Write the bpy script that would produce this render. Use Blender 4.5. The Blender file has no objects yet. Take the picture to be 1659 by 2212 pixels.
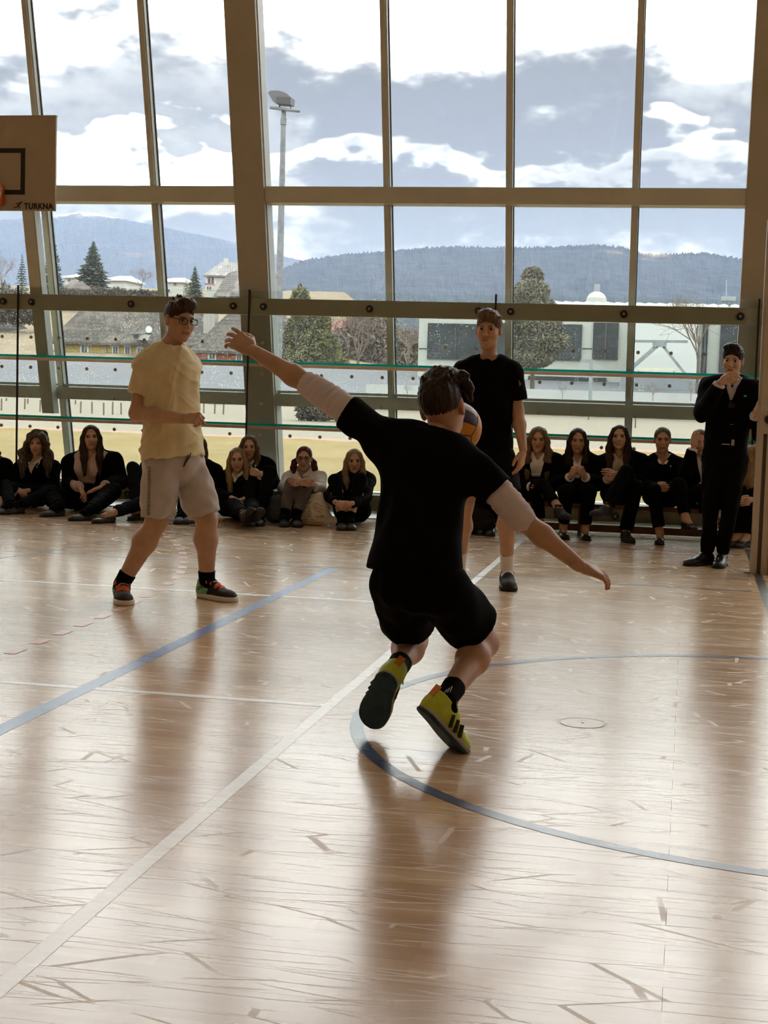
import bpy, bmesh, math, random
import numpy as np
from mathutils import Vector, Matrix

random.seed(7)
SC = bpy.context.scene
COL = SC.collection

# ------------------------------------------------------------------ camera
IMG_W, IMG_H = 1659, 2212
FPX, PITCH, ROLL, YAW, CAM_H = 3270.19, .082948, .030488, .1968986, 1.28
_fw = np.array([-math.sin(YAW)*math.cos(PITCH), math.cos(YAW)*math.cos(PITCH), -math.sin(PITCH)])
_r0 = np.array([math.cos(YAW), math.sin(YAW), 0.0])
_u0 = np.cross(_r0, _fw)
_R = _r0*math.cos(ROLL) + _u0*math.sin(ROLL)
_U = -_r0*math.sin(ROLL) + _u0*math.cos(ROLL)
cam_data = bpy.data.cameras.new('camera')
cam = bpy.data.objects.new('camera', cam_data)
COL.objects.link(cam)
cam.matrix_world = Matrix(((_R[0], _U[0], -_fw[0], 0), (_R[1], _U[1], -_fw[1], 0), (_R[2], _U[2], -_fw[2], CAM_H), (0, 0, 0, 1)))
cam_data.sensor_fit = 'VERTICAL'
cam_data.sensor_height = 24.0
cam_data.lens = 24.0*FPX/IMG_H
cam_data.clip_start = .05
cam_data.clip_end = 20000
SC.camera = cam

def ray(x, y):
    return _R*(x-IMG_W/2)/FPX - _U*(y-IMG_H/2)/FPX + _fw
def at(x, y, Y):
    """world point seen at image position (x, y) on the upright plane at distance Y"""
    d = ray(x, y)
    return np.array([0, 0, CAM_H]) + d*(Y/d[1])
def ground(x, y, z=0.0):
    d = ray(x, y)
    return np.array([0, 0, CAM_H]) + d*((z-CAM_H)/d[2])

# ------------------------------------------------------------------ colour management
SC.view_settings.view_transform = 'Standard'
SC.view_settings.look = 'None'
SC.view_settings.gamma = 1.0
SC.view_settings.use_curve_mapping = False
SC.view_settings.exposure = 0.0
SC.cycles.use_denoising = True
SC.cycles.use_adaptive_sampling = True
SC.cycles.adaptive_threshold = .12
SC.cycles.adaptive_min_samples = 12
SC.cycles.denoising_prefilter = 'ACCURATE'
SC.cycles.max_bounces = 7
SC.cycles.diffuse_bounces = 3
SC.cycles.glossy_bounces = 3
SC.cycles.transparent_max_bounces = 24
SC.cycles.volume_bounces = 1
SC.cycles.caustics_reflective = False
SC.cycles.caustics_refractive = False
SC.cycles.sample_clamp_indirect = 6.0

# ------------------------------------------------------------------ node helpers
def nd(nt, kind, **kw):
    n = nt.nodes.new(kind)
    for k, v in kw.items():
        if k == 'ins':
            for i, val in v.items():
                n.inputs[i].default_value = val
        else:
            setattr(n, k, v)
    return n
def mth(nt, op, a, b=None, c=None, clamp=False):
    n = nt.nodes.new('ShaderNodeMath')
    n.operation = op
    n.use_clamp = clamp
    for i, v in enumerate((a, b, c)):
        if v is None:
            continue
        if isinstance(v, (int, float)):
            n.inputs[i].default_value = v
        else:
            nt.links.new(v, n.inputs[i])
    return n.outputs[0]
def smooth(nt, v, lo, hi, a=0.0, b=1.0):
    n = nt.nodes.new('ShaderNodeMapRange')
    n.interpolation_type = 'SMOOTHSTEP'
    nt.links.new(v, n.inputs[0])
    n.inputs[1].default_value, n.inputs[2].default_value = lo, hi
    n.inputs[3].default_value, n.inputs[4].default_value = a, b
    return n.outputs[0]
def mixc(nt, fac, a, b, mode='MIX'):
    n = nt.nodes.new('ShaderNodeMix')
    n.data_type = 'RGBA'
    n.blend_type = mode
    for sock, v in ((n.inputs[0], fac), (n.inputs[6], a), (n.inputs[7], b)):
        if isinstance(v, (int, float)):
            sock.default_value = v
        elif isinstance(v, (tuple, list)):
            sock.default_value = (*v[:3], 1)
        else:
            nt.links.new(v, sock)
    return n.outputs[2]
def noise(nt, vec, scale, detail=3, rough=.5, dist=0.0):
    n = nt.nodes.new('ShaderNodeTexNoise')
    n.inputs['Scale'].default_value = scale
    n.inputs['Detail'].default_value = detail
    n.inputs['Roughness'].default_value = rough
    n.inputs['Distortion'].default_value = dist
    if vec is not None:
        nt.links.new(vec, n.inputs['Vector'])
    return n.outputs[0]
def mapping(nt, vec, loc=(0, 0, 0), rot=(0, 0, 0), scale=(1, 1, 1)):
    n = nt.nodes.new('ShaderNodeMapping')
    nt.links.new(vec, n.inputs[0])
    n.inputs[1].default_value = loc
    n.inputs[2].default_value = rot
    n.inputs[3].default_value = scale
    return n.outputs[0]
def bump(nt, h, strength=.3, dist=.01):
    n = nt.nodes.new('ShaderNodeBump')
    n.inputs['Strength'].default_value = strength
    n.inputs['Distance'].default_value = dist
    nt.links.new(h, n.inputs['Height'])
    return n.outputs[0]

# ------------------------------------------------------------------ world: overcast sky
def make_world():
    w = bpy.data.worlds.new('overcast_sky')
    SC.world = w
    w.use_nodes = True
    nt = w.node_tree
    nt.nodes.clear()
    out = nd(nt, 'ShaderNodeOutputWorld')
    bg = nd(nt, 'ShaderNodeBackground')
    nt.links.new(bg.outputs[0], out.inputs[0])
    tc = nd(nt, 'ShaderNodeTexCoord')
    d = tc.outputs['Generated']
    sep = nd(nt, 'ShaderNodeSeparateXYZ')
    nt.links.new(d, sep.inputs[0])
    el = mth(nt, 'MULTIPLY', mth(nt, 'ARCSINE', sep.outputs[2]), 180/math.pi)
    st = mapping(nt, d, (0.35, 0, 0.12), (0, 0, 0), (1, 1, 2.2))
    big = noise(nt, st, 3.4, 2, .55)
    st2 = mapping(nt, d, (2.1, .4, 1.7), (0, 0, 0), (1, 1, 2.6))
    mid = noise(nt, st2, 9.0, 3, .6)
    fine = noise(nt, mapping(nt, d, (5, 3, 1), (0, 0, 0), (1, 1, 2.0)), 26.0, 3, .6)
    elw = mth(nt, 'ADD', el, mth(nt, 'MULTIPLY', mth(nt, 'SUBTRACT', mid, .5), 7.0))
    elw = mth(nt, 'ADD', elw, mth(nt, 'MULTIPLY', mth(nt, 'SUBTRACT', fine, .5), 2.4))
    ramp = nd(nt, 'ShaderNodeValToRGB')
    nt.links.new(mth(nt, 'DIVIDE', elw, 30.0), ramp.inputs[0])
    cr = ramp.color_ramp
    stops = [(0.0, .55), (4.6, .52), (5.4, .60), (6.2, .40), (7.3, .42), (7.8, .80), (8.6, .85), (9.0, .34), (11.2, .40), (12.4, .66), (13.4, 1.05), (16, 1.1), (22, 1.0), (30, 1.0)]
    while len(cr.elements) < len(stops):
        cr.elements.new(.5)
    for e, (p, v) in zip(cr.elements, stops):
        e.position = p/30
        e.color = (v, v, v, 1)
    patch = smooth(nt, mth(nt, 'ADD', big, mth(nt, 'MULTIPLY', mth(nt, 'SUBTRACT', fine, .5), .25)), .46, .62)
    v = mth(nt, 'ADD', ramp.outputs[0], mth(nt, 'MULTIPLY', mth(nt, 'SUBTRACT', patch, .62), .42))
    v = mth(nt, 'ADD', v, mth(nt, 'MULTIPLY', mth(nt, 'SUBTRACT', fine, .5), .16))
    v = mth(nt, 'ADD', v, smooth(nt, el, 10.5, 14.5, .07, .34))
    v = mth(nt, 'MAXIMUM', v, .30)
    bright = mth(nt, 'ADD', mth(nt, 'MULTIPLY', mth(nt, 'POWER', smooth(nt, v, .30, 1.22), 2.0), 4.4), .32)
    tint = mixc(nt, smooth(nt, v, .3, .9), (1.0, .995, 1.0), (1.0, 1.0, 1.0))
    colr = mixc(nt, 1.0, tint, bright, 'MULTIPLY')
    nt.links.new(colr, bg.inputs[0])
    bg.inputs[1].default_value = 1.0
make_world()

# ------------------------------------------------------------------ materials
MATS = {}
def principled(name):
    m = bpy.data.materials.new(name)
    m.use_nodes = True
    nt = m.node_tree
    b = nt.nodes['Principled BSDF']
    MATS[name] = m
    return m, nt, b
def mat(name, col, rough=.6, metal=0.0, spec=.5, var=0.0, vscale=8.0, bmp=0.0, bscale=60.0, bdist=.004, coat=0.0, sheen=0.0):
    """plain procedural material: base colour with noise variation and a fine bump"""
    if name in MATS:
        return MATS[name]
    m, nt, b = principled(name)
    b.inputs['Roughness'].default_value = rough
    b.inputs['Metallic'].default_value = metal
    b.inputs['Specular IOR Level'].default_value = spec
    b.inputs['Coat Weight'].default_value = coat
    b.inputs['Sheen Weight'].default_value = sheen
    tc = nd(nt, 'ShaderNodeTexCoord')
    if var > 0:
        n = noise(nt, tc.outputs['Object'], vscale, 5, .6)
        lo = tuple(max(0, c*(1-var)) for c in col)
        hi = tuple(min(1, c*(1+var)) for c in col)
        nt.links.new(mixc(nt, smooth(nt, n, .3, .7), lo, hi), b.inputs['Base Color'])
    else:
        b.inputs['Base Color'].default_value = (*col, 1)
    if bmp > 0:
        nt.links.new(bump(nt, noise(nt, tc.outputs['Object'], bscale, 4, .6), bmp, bdist), b.inputs['Normal'])
    return m

def make_floor_material():
    m, nt, b = principled('lacquered_parquet')
    geo = nd(nt, 'ShaderNodeNewGeometry')
    P = geo.outputs['Position']
    # individual boards: tone by board
    br = nd(nt, 'ShaderNodeTexBrick')
    nt.links.new(mapping(nt, P, (0, 0, 0), (0, 0, 0), (1, 1, 1)), br.inputs['Vector'])
    br.offset = .37
    br.inputs['Scale'].default_value = 1.0
    br.inputs['Brick Width'].default_value = 2.2
    br.inputs['Row Height'].default_value = .13
    br.inputs['Mortar Size'].default_value = .0006
    br.inputs['Color1'].default_value = (0, 0, 0, 1)
    br.inputs['Color2'].default_value = (1, 1, 1, 1)
    br.inputs['Mortar'].default_value = (.4, .4, .4, 1)
    # narrow strips inside a board
    st = nd(nt, 'ShaderNodeTexBrick')
    nt.links.new(P, st.inputs['Vector'])
    st.offset = .43
    st.inputs['Scale'].default_value = 1.0
    st.inputs['Brick Width'].default_value = .55
    st.inputs['Row Height'].default_value = .0433
    st.inputs['Mortar Size'].default_value = .0
    st.inputs['Color1'].default_value = (0, 0, 0, 1)
    st.inputs['Color2'].default_value = (1, 1, 1, 1)
    grain = noise(nt, mapping(nt, P, (0, 0, 0), (0, 0, 0), (1.3, 22, 1)), 1.0, 2, .5)
    t = mth(nt, 'ADD', mth(nt, 'MULTIPLY', br.outputs[0], .34), mth(nt, 'MULTIPLY', st.outputs[0], .20))
    t = mth(nt, 'ADD', t, mth(nt, 'MULTIPLY', grain, .55))
    c = mixc(nt, smooth(nt, t, .30, .95), (.52, .325, .175), (.70, .50, .305))
    # scuffs and scratches: thin wandering streaks in several directions
    scr = None
    rnd = random.Random(3)
    wob = nd(nt, 'ShaderNodeTexNoise')
    wob.inputs['Scale'].default_value = 1.1
    wob.inputs['Detail'].default_value = 1
    nt.links.new(P, wob.inputs['Vector'])
    wv = nd(nt, 'ShaderNodeVectorMath', operation='MULTIPLY_ADD')
    nt.links.new(wob.outputs['Color'], wv.inputs[0])
    wv.inputs[1].default_value = (.16, .16, 0)
    nt.links.new(P, wv.inputs[2])
    for i, (ang, sx, sy, eps) in enumerate([(.12, .55, 4.2, .014), (.80, .8, 4.6, .015), (-.60, .8, 4.4, .015), (1.30, .9, 3.8, .014), (-1.1, .7, 5.2, .016)]):
        q = mapping(nt, wv.outputs[0], (rnd.uniform(-9, 9), rnd.uniform(-9, 9), 0), (0, 0, ang), (sx, sy, 1))
        vo = nd(nt, 'ShaderNodeTexVoronoi', voronoi_dimensions='2D', feature='DISTANCE_TO_EDGE')
        vo.inputs['Scale'].default_value = 1.5
        nt.links.new(q, vo.inputs['Vector'])
        line = smooth(nt, vo.outputs['Distance'], eps*.4, eps, 1.0, 0.0)
        msk = smooth(nt, noise(nt, mapping(nt, P, (rnd.uniform(-9, 9), i*3.1, 0), (0, 0, ang), (1.8, 3.5, 1)), 1.5, 1, .6), .47, .60)
        v = mth(nt, 'MULTIPLY', line, msk)
        scr = v if scr is None else mth(nt, 'MAXIMUM', scr, v)
    worn = noise(nt, mapping(nt, P, (4, 4, 0)), .9, 3, .65)
    c = mixc(nt, mth(nt, 'MULTIPLY', scr, .6), c, (.74, .64, .52))
    c = mixc(nt, mth(nt, 'MULTIPLY', smooth(nt, worn, .45, .75), .18), c, (.62, .43, .27))
    nt.links.new(c, b.inputs['Base Color'])
    r = mth(nt, 'ADD', mth(nt, 'MULTIPLY', worn, .16), .12)
    r = mth(nt, 'ADD', r, mth(nt, 'MULTIPLY', scr, .34))
    nt.links.new(r, b.inputs['Roughness'])
    b.inputs['Specular IOR Level'].default_value = .8
    b.inputs['Coat Weight'].default_value = .22
    b.inputs['Coat Roughness'].default_value = .18
    b.inputs['Coat IOR'].default_value = 1.5
    hh = mth(nt, 'ADD', mth(nt, 'MULTIPLY', scr, -.5), mth(nt, 'MULTIPLY', worn, .6))
    nt.links.new(bump(nt, hh, .028, .004), b.inputs['Normal'])
    return m
FLOOR_MAT = make_floor_material()

def paint(name, col):
    m, nt, b = principled(name)
    geo = nd(nt, 'ShaderNodeNewGeometry')
    n = noise(nt, mapping(nt, geo.outputs['Position'], (0, 0, 0), (0, 0, 0), (5, 30, 1)), 1.0, 5, .65)
    nt.links.new(mixc(nt, smooth(nt, n, .35, .7), col, tuple(min(1, v*1.25+.03) for v in col)), b.inputs['Base Color'])
    nt.links.new(mth(nt, 'ADD', mth(nt, 'MULTIPLY', n, .3), .16), b.inputs['Roughness'])
    b.inputs['Specular IOR Level'].default_value = .7
    b.inputs['Coat Weight'].default_value = .25
    b.inputs['Coat Roughness'].default_value = .18
    return m

def make_glass(name, tint, refl, drops=0.0, veil=0.0):
    """clear sheet glass; drops = rain beads, veil = thin film of wet dirt scattering daylight"""
    m = bpy.data.materials.new(name)
    MATS[name] = m
    m.use_nodes = True
    nt = m.node_tree
    nt.nodes.clear()
    out = nd(nt, 'ShaderNodeOutputMaterial')
    tr = nd(nt, 'ShaderNodeBsdfTransparent')
    tr.inputs[0].default_value = (*tint, 1)
    gl = nd(nt, 'ShaderNodeBsdfGlossy')
    gl.inputs['Roughness'].default_value = .02
    fr = nd(nt, 'ShaderNodeFresnel')
    fr.inputs[0].default_value = 1.35
    mx = nd(nt, 'ShaderNodeMixShader')
    nt.links.new(mth(nt, 'MULTIPLY', fr.outputs[0], refl), mx.inputs[0])
    nt.links.new(tr.outputs[0], mx.inputs[1])
    nt.links.new(gl.outputs[0], mx.inputs[2])
    last = mx.outputs[0]
    if drops > 0 or veil > 0:
        geo = nd(nt, 'ShaderNodeNewGeometry')
        P = mapping(nt, geo.outputs['Position'], (0, 0, 0), (0, 0, 0), (1, .01, 1))
        sepz = nd(nt, 'ShaderNodeSeparateXYZ')
        nt.links.new(geo.outputs['Position'], sepz.inputs[0])
        lowz = smooth(nt, sepz.outputs[2], 1.5, 2.7, 1.0, .22)
        f = None
        for sc, th, msc, mlo, mhi in ((46, .20, 1.3, .45, .62), (92, .21, 2.1, .42, .60)):
            vo = nd(nt, 'ShaderNodeTexVoronoi')
            vo.inputs['Scale'].default_value = sc
            nt.links.new(P, vo.inputs['Vector'])
            dot = smooth(nt, vo.outputs['Distance'], th*.7, th, 1.0, 0.0)
            rndv = nd(nt, 'ShaderNodeSeparateColor')
            nt.links.new(vo.outputs['Color'], rndv.inputs[0])
            pick = mth(nt, 'GREATER_THAN', rndv.outputs[0], .3)
            msk = mth(nt, 'MULTIPLY', smooth(nt, noise(nt, P, msc, 2, .6), mlo, mhi), lowz)
            v = mth(nt, 'MULTIPLY', mth(nt, 'MULTIPLY', dot, pick), msk)
            f = v if f is None else mth(nt, 'MAXIMUM', f, v)
        f = mth(nt, 'MULTIPLY', f, drops)
        f = mth(nt, 'ADD', f, mth(nt, 'MULTIPLY', noise(nt, P, 3.0, 5, .7), veil))
        tl = nd(nt, 'ShaderNodeBsdfTranslucent')
        tl.inputs[0].default_value = (.9, .93, .95, 1)
        mx2 = nd(nt, 'ShaderNodeMixShader')
        nt.links.new(f, mx2.inputs[0])
        nt.links.new(last, mx2.inputs[1])
        nt.links.new(tl.outputs[0], mx2.inputs[2])
        last = mx2.outputs[0]
    nt.links.new(last, out.inputs[0])
    return m
GLASS_WET = make_glass('rain_spotted_window_glass', (.94, .965, .96), .8, .48, .022)
GLASS_CLEAR = make_glass('window_glass', (.95, .97, .965), .8, .15, .012)
GLASS_GUARD = make_glass('guard_glass', (.94, .965, .95), .8)

# ------------------------------------------------------------------ mesh helpers
class MB:
    def __init__(s):
        s.v, s.f, s.m = [], [], []
    def add(s, vs, fs, mi=0):
        o = len(s.v)
        s.v += [tuple(map(float, p)) for p in vs]
        s.f += [tuple(i+o for i in f) for f in fs]
        s.m += [mi]*len(fs)
        return s
    def box(s, lo, hi, mi=0):
        x0, y0, z0 = lo
        x1, y1, z1 = hi
        return s.add([(x0, y0, z0), (x1, y0, z0), (x1, y1, z0), (x0, y1, z0), (x0, y0, z1), (x1, y0, z1), (x1, y1, z1), (x0, y1, z1)],
                     [(0, 3, 2, 1), (4, 5, 6, 7), (0, 1, 5, 4), (1, 2, 6, 5), (2, 3, 7, 6), (3, 0, 4, 7)], mi)
    def bar(s, a, b, w, d, up=(0, 0, 1), mi=0):
        """square bar a->b; w across, d along the second axis"""
        a, b = np.array(a, float), np.array(b, float)
        t = (b-a)/np.linalg.norm(b-a)
        sx = np.cross(t, up)
        sx = sx/np.linalg.norm(sx)
        sy = np.cross(sx, t)
        vs = [p + sx*i*w/2 + sy*j*d/2 for p in (a, b) for i, j in ((-1, -1), (1, -1), (1, 1), (-1, 1))]
        return s.add(vs, [(0, 1, 2, 3), (7, 6, 5, 4), (0, 4, 5, 1), (1, 5, 6, 2), (2, 6, 7, 3), (3, 7, 4, 0)], mi)
    def tube(s, pts, rad, n=8, cap=True, mi=0):
        pts = [np.array(p, float) for p in pts]
        rad = rad if isinstance(rad, (list, tuple)) else [rad]*len(pts)
        rings = []
        prev = None
        for i, p in enumerate(pts):
            t = pts[min(i+1, len(pts)-1)] - pts[max(i-1, 0)]
            t = t/(np.linalg.norm(t)+1e-9)
            ref = np.array([0, 0, 1.0]) if abs(t[2]) < .9 else np.array([1.0, 0, 0])
            if prev is not None and np.linalg.norm(np.cross(t, prev)) > .1:
                ref = prev
            a = np.cross(t, ref)
            a /= np.linalg.norm(a)
            bb = np.cross(a, t)
            prev = bb
            rings.append([p + rad[i]*(a*math.cos(2*math.pi*k/n) + bb*math.sin(2*math.pi*k/n)) for k in range(n)])
        vs = [q for r in rings for q in r]
        fs = []
        for i in range(len(rings)-1):
            for k in range(n):
                a0, a1 = i*n+k, i*n+(k+1) % n
                fs.append((a0, a0+n, a1+n, a1))
        if cap:
            fs.append(tuple(range(n)))
            fs.append(tuple((len(rings)-1)*n+k for k in reversed(range(n))))
        return s.add(vs, fs, mi)
    def lathe(s, c, prof, n=16, axis='z', mi=0):
        vs, fs = [], []
        for r, h in prof:
            for k in range(n):
                a = 2*math.pi*k/n
                q = (r*math.cos(a), r*math.sin(a), h)
                if axis == 'y':
                    q = (q[0], h, q[1])
                if axis == 'x':
                    q = (h, q[0], q[1])
                vs.append((c[0]+q[0], c[1]+q[1], c[2]+q[2]))
        for i in range(len(prof)-1):
            for k in range(n):
                a0, a1 = i*n+k, i*n+(k+1) % n
                fs.append((a0, a1, a1+n, a0+n) if axis != 'y' else (a0, a0+n, a1+n, a1))
        fs.append(tuple(reversed(range(n))) if axis != 'y' else tuple(range(n)))
        e = (len(prof)-1)*n
        fs.append(tuple(e+k for k in range(n)) if axis != 'y' else tuple(e+k for k in reversed(range(n))))
        return s.add(vs, fs, mi)
    def mesh(s, name, mats, smooth=False):
        me = bpy.data.meshes.new(name)
        me.from_pydata(s.v, [], s.f)
        for m in (mats if isinstance(mats, (list, tuple)) else [mats]):
            me.materials.append(m)
        if len(set(s.m)) > 1:
            me.polygons.foreach_set('material_index', s.m)
        if smooth:
            me.polygons.foreach_set('use_smooth', [True]*len(me.polygons))
        me.update()
        return me
    def build(s, name, mats, parent=None, smooth=False):
        return link(name, s.mesh(name, mats, smooth), parent)
WM = {}
def link(name, data, parent=None, mw=None):
    """link an object whose place in the world is mw (its mesh is in world space when mw is None)"""
    o = bpy.data.objects.new(name, data)
    COL.objects.link(o)
    mw = mw if mw is not None else Matrix()
    WM[o] = mw
    if parent is not None:
        o.parent = parent
        o.matrix_parent_inverse = WM[parent].inverted()
    o.matrix_basis = mw
    return o
def empty(name, loc=(0, 0, 0)):
    o = bpy.data.objects.new(name, None)
    o.empty_display_size = .1
    o.location = [float(c) for c in loc]
    COL.objects.link(o)
    WM[o] = Matrix.Translation([float(c) for c in loc])
    return o
def tag(o, label=None, cat=None, group=None, kind=None):
    if label: o['label'] = label
    if cat: o['category'] = cat
    if group: o['group'] = group
    if kind: o['kind'] = kind
    return o

# ================================================================== THE HALL
LEAN = .267            # the glass front leans in over the court by this much per metre of height
YG = 14.15             # upright plane of the glass guard
def yf(z, off=0.0):    # front plane of the leaning frame
    return YG + .12 + off + LEAN*(2.15-z)

METAL = mat('painted_steel_frame', (.56, .55, .45), .42, 0, .5, .05, 3)
METAL_DK = mat('painted_steel_column', (.42, .38, .295), .45, 0, .5, .05, 2)
LIGHT_ALU = mat('pale_aluminium_trim', (.52, .55, .50), .4, 0, .5, .04, 3)
GASKET = mat('black_gasket', (.012, .012, .013), .6)
BLACK_METAL = mat('black_steel', (.010, .008, .008), .45)
WOODWALL = mat('birch_panel_wall', (.56, .42, .27), .5, 0, .4, .12, 2.5)
PLASTER = mat('warm_white_plaster', (.66, .60, .51), .8, 0, .3, .04, 2)

# ---- floor: boards running along the glass front
PW, PL = .13, 2.2
R0, R1 = 15, 62                 # board rows laid one by one (nearest to the camera)
PX0, PX1 = -4.4, 4.4
sub = MB()
sub.box((-14, -9, -.12), (12, 15.0, -.02))
floor = sub.build('floor', mat('concrete_screed', (.3, .28, .25), .9))
tag(floor, 'scuffed lacquered wooden sports floor of the gymnasium', None, None, 'structure')
far = MB()
yl, yh = R0*PW, R1*PW
for lo, hi in (((-14, -9), (12, yl)), ((-14, yh), (12, 14.9)), ((-14, yl), (PX0, yh)), ((PX1, yl), (12, yh))):
    far.box((lo[0], lo[1], -.02), (hi[0], hi[1], 0))
tag(far.build('distant_boards', FLOOR_MAT, floor), None, None, None, 'stuff')
plank_cache = {}
for r in range(R0, R1):
    off = (r % 2)*.37*PL
    edges = sorted({PX0, PX1, *[x for x in [off + k*PL for k in range(-4, 5)] if PX0+.05 < x < PX1-.05]})
    for x0, x1 in zip(edges[:-1], edges[1:]):
        L = round(x1-x0, 4)
        if L not in plank_cache:
            m = MB()
            g = .0004
            m.add([(0, 0, -.02), (L, 0, -.02), (L, PW, -.02), (0, PW, -.02),
                   (g, g, 0), (L-g, g, 0), (L-g, PW-g, 0), (g, PW-g, 0)],
                  [(0, 3, 2, 1), (4, 5, 6, 7), (0, 1, 5, 4), (1, 2, 6, 5), (2, 3, 7, 6), (3, 0, 4, 7)])
            plank_cache[L] = m.mesh('plank', FLOOR_MAT)
        link('plank', plank_cache[L], floor, Matrix.Translation((x0, r*PW, 0)))

# ---- court markings (paint films on the boards)
P_WHITE = paint('white_court_paint', (.86, .83, .80))
P_BLUE = paint('blue_court_paint', (.055, .12, .34))
P_NAVY = paint('dark_blue_court_paint', (.03, .045, .12))
P_BLACK = paint('black_court_paint', (.025, .027, .032))
P_RED = paint('red_court_paint', (.42, .09, .05))
P_PINK = paint('faded_red_court_paint', (.60, .26, .18))
LZ = [.0006]
def strip(name, pts, w, m):
    """flat painted line along a polyline"""
    LZ[0] += .00003
    z = LZ[0]
    b = MB()
    L, Rr = [], []
    for i, p in enumerate(pts):
        a, c = pts[max(i-1, 0)], pts[min(i+1, len(pts)-1)]
        t = np.array([c[0]-a[0], c[1]-a[1]], float)
        t /= np.linalg.norm(t)
        n = np.array([-t[1], t[0]])*w/2
        L.append((p[0]+n[0], p[1]+n[1], z))
        Rr.append((p[0]-n[0], p[1]-n[1], z))
    n = len(pts)
    b.add(L+Rr, [(i+n, i+n+1, i+1, i) for i in range(n-1)])
    return b.build(name, m, floor)
strip('white_line', [(-1.36, -2), (-1.36, 12.9)], .05, P_WHITE)
strip('white_line', [(-9, 8.75), (-1.36, 8.75)], .05, P_WHITE)
strip('white_line', [(-9, 5.815), (-1.36, 5.815)], .05, P_WHITE)
strip('blue_line', [(-2.39, -2), (-2.39, 10.24)], .075, P_BLUE)
strip('navy_line', [(-12, 10.22), (-3.56, 10.22)], .035, P_NAVY)
strip('navy_line', [(-3.405, 10.24), (.46, 10.24)], .035, P_NAVY)
strip('black_line', [(-12, 12.78), (-3.0, 12.72), (.46, 12.56)], .03, P_BLACK)
strip('red_line', [(-12, 12.42), (.46, 12.38)], .03, P_RED)
strip('black_line', [(-4.78, 9.3), (-4.676, 9.78), (-4.16, 12.25)], .022, P_BLACK)
strip('black_line', [(-3.9, 12.72), (-3.62, 13.25)], .022, P_BLACK)
strip('black_line', [(.537, -2), (.537, 13.05)], .06, P_BLACK)
cc = (.54, 5.86)
strip('circle_line', [(cc[0]+1.755*math.cos(a), cc[1]+1.755*math.sin(a)) for a in np.linspace(math.pi*.5, math.pi*1.5, 49)], .052, P_NAVY)
strip('circle_line', [(cc[0]+1.755*math.cos(a), cc[1]+1.755*math.sin(a)) for a in np.linspace(-math.pi*.5, math.pi*.5, 49)], .052, P_NAVY)
arc = [(-4.75, 12.7), (-4.37, 12.13), (-4.02, 11.5), (-3.69, 10.8), (-3.42, 10.05), (-3.23, 9.4), (-3.12, 8.7), (-3.05, 7.9), (-3.02, 6.7), (-3.02, 5.2)]
seg = []
for (a, b) in zip(arc[:-1], arc[1:]):
    n = max(2, int(math.dist(a, b)/.02))
    seg += [(a[0]+(b[0]-a[0])*i/n, a[1]+(b[1]-a[1])*i/n) for i in range(n)]
k = 0
while k+8 < len(seg):
    strip('dash', [seg[k], seg[k+4], seg[k+7]], .06, P_PINK)
    k += 14
# socket cover let into the boards
sk = MB()
sx, sy = at(1258, 1562, 1)[0], 0
sp = ground(1258, 1562)
def ring(r0, r1, z, n=48):
    vs = [(sp[0]+r*math.cos(2*math.pi*i/n), sp[1]+r*math.sin(2*math.pi*i/n), z) for r in (r0, r1) for i in range(n)]
    return vs, [(i, (i+1) % n, n+(i+1) % n, n+i)[::-1] for i in range(n)]
cover = MB().add(*ring(.0001, .088, .0008)).build('socket_cover', FLOOR_MAT, floor)
MB().add(*ring(.086, .0885, .0011)).build('socket_rim', BLACK_METAL, cover)
MB().add(*ring(.097, .0985, .0009)).build('socket_rim', mat('worn_brass_rim', (.25, .19, .12), .4), cover)
MB().lathe((sp[0], sp[1], .0008), [(.008, 0), (.006, .0008)], 12).build('socket_bolt', BLACK_METAL, cover)

# ---- glass front: columns, mullions, transoms, panes
front = empty('wall_back', (0, 14.6, 0))
tag(front, 'leaning steel and glass front of the hall with tall panes', None, None, 'structure')
MOD = 1.155
ZT = 7.4
def leanbox(b, x0, x1, z0, z1, d0, d1, mi=0):
    """box between two heights following the lean; d0..d1 depth behind the front plane"""
    vs = [(x, yf(z, d), z) for z in (z0, z1) for x, d in ((x0, d0), (x1, d0), (x1, d1), (x0, d1))]
    return b.add(vs, [(0, 3, 2, 1), (4, 5, 6, 7), (0, 1, 5, 4), (1, 2, 6, 5), (2, 3, 7, 6), (3, 0, 4, 7)], mi)
cols = [-13.72, -8.96, -4.2, .55, 5.3, 10.05]
mull = [-13.3+MOD*0]
mull = [round(-4.075 + MOD*i, 3) for i in range(-8, 14) if i % 4]
GD = .24                        # depth of the glass behind the front plane
for cx in cols:
    b = leanbox(MB(), cx-.148, cx+.148, -.02, ZT, 0, .25)
    b.build('column', METAL_DK, front)
    t = leanbox(MB(), cx+.148, cx+.156, -.02, ZT, .06, .25)
    t.build('column_edge', LIGHT_ALU, front)
for mx in mull:
    b = leanbox(MB(), mx, mx+.05, .12, ZT, .13, .25)
    o = b.build('mullion', METAL, front)
    leanbox(MB(), mx+.05, mx+.06, .12, ZT, .15, .235).build('mullion_trim', LIGHT_ALU, o)
    leanbox(MB(), mx+.06, mx+.068, .12, ZT, .225, .25).build('gasket', GASKET, o)
edges = sorted([c for c in cols] + [m+.03 for m in mull])
TR = [(2.985, 3.125, 'transom'), (1.05, 1.16, 'transom'), (5.6, 5.74, 'transom'), (.0, .20, 'transom')]
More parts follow.
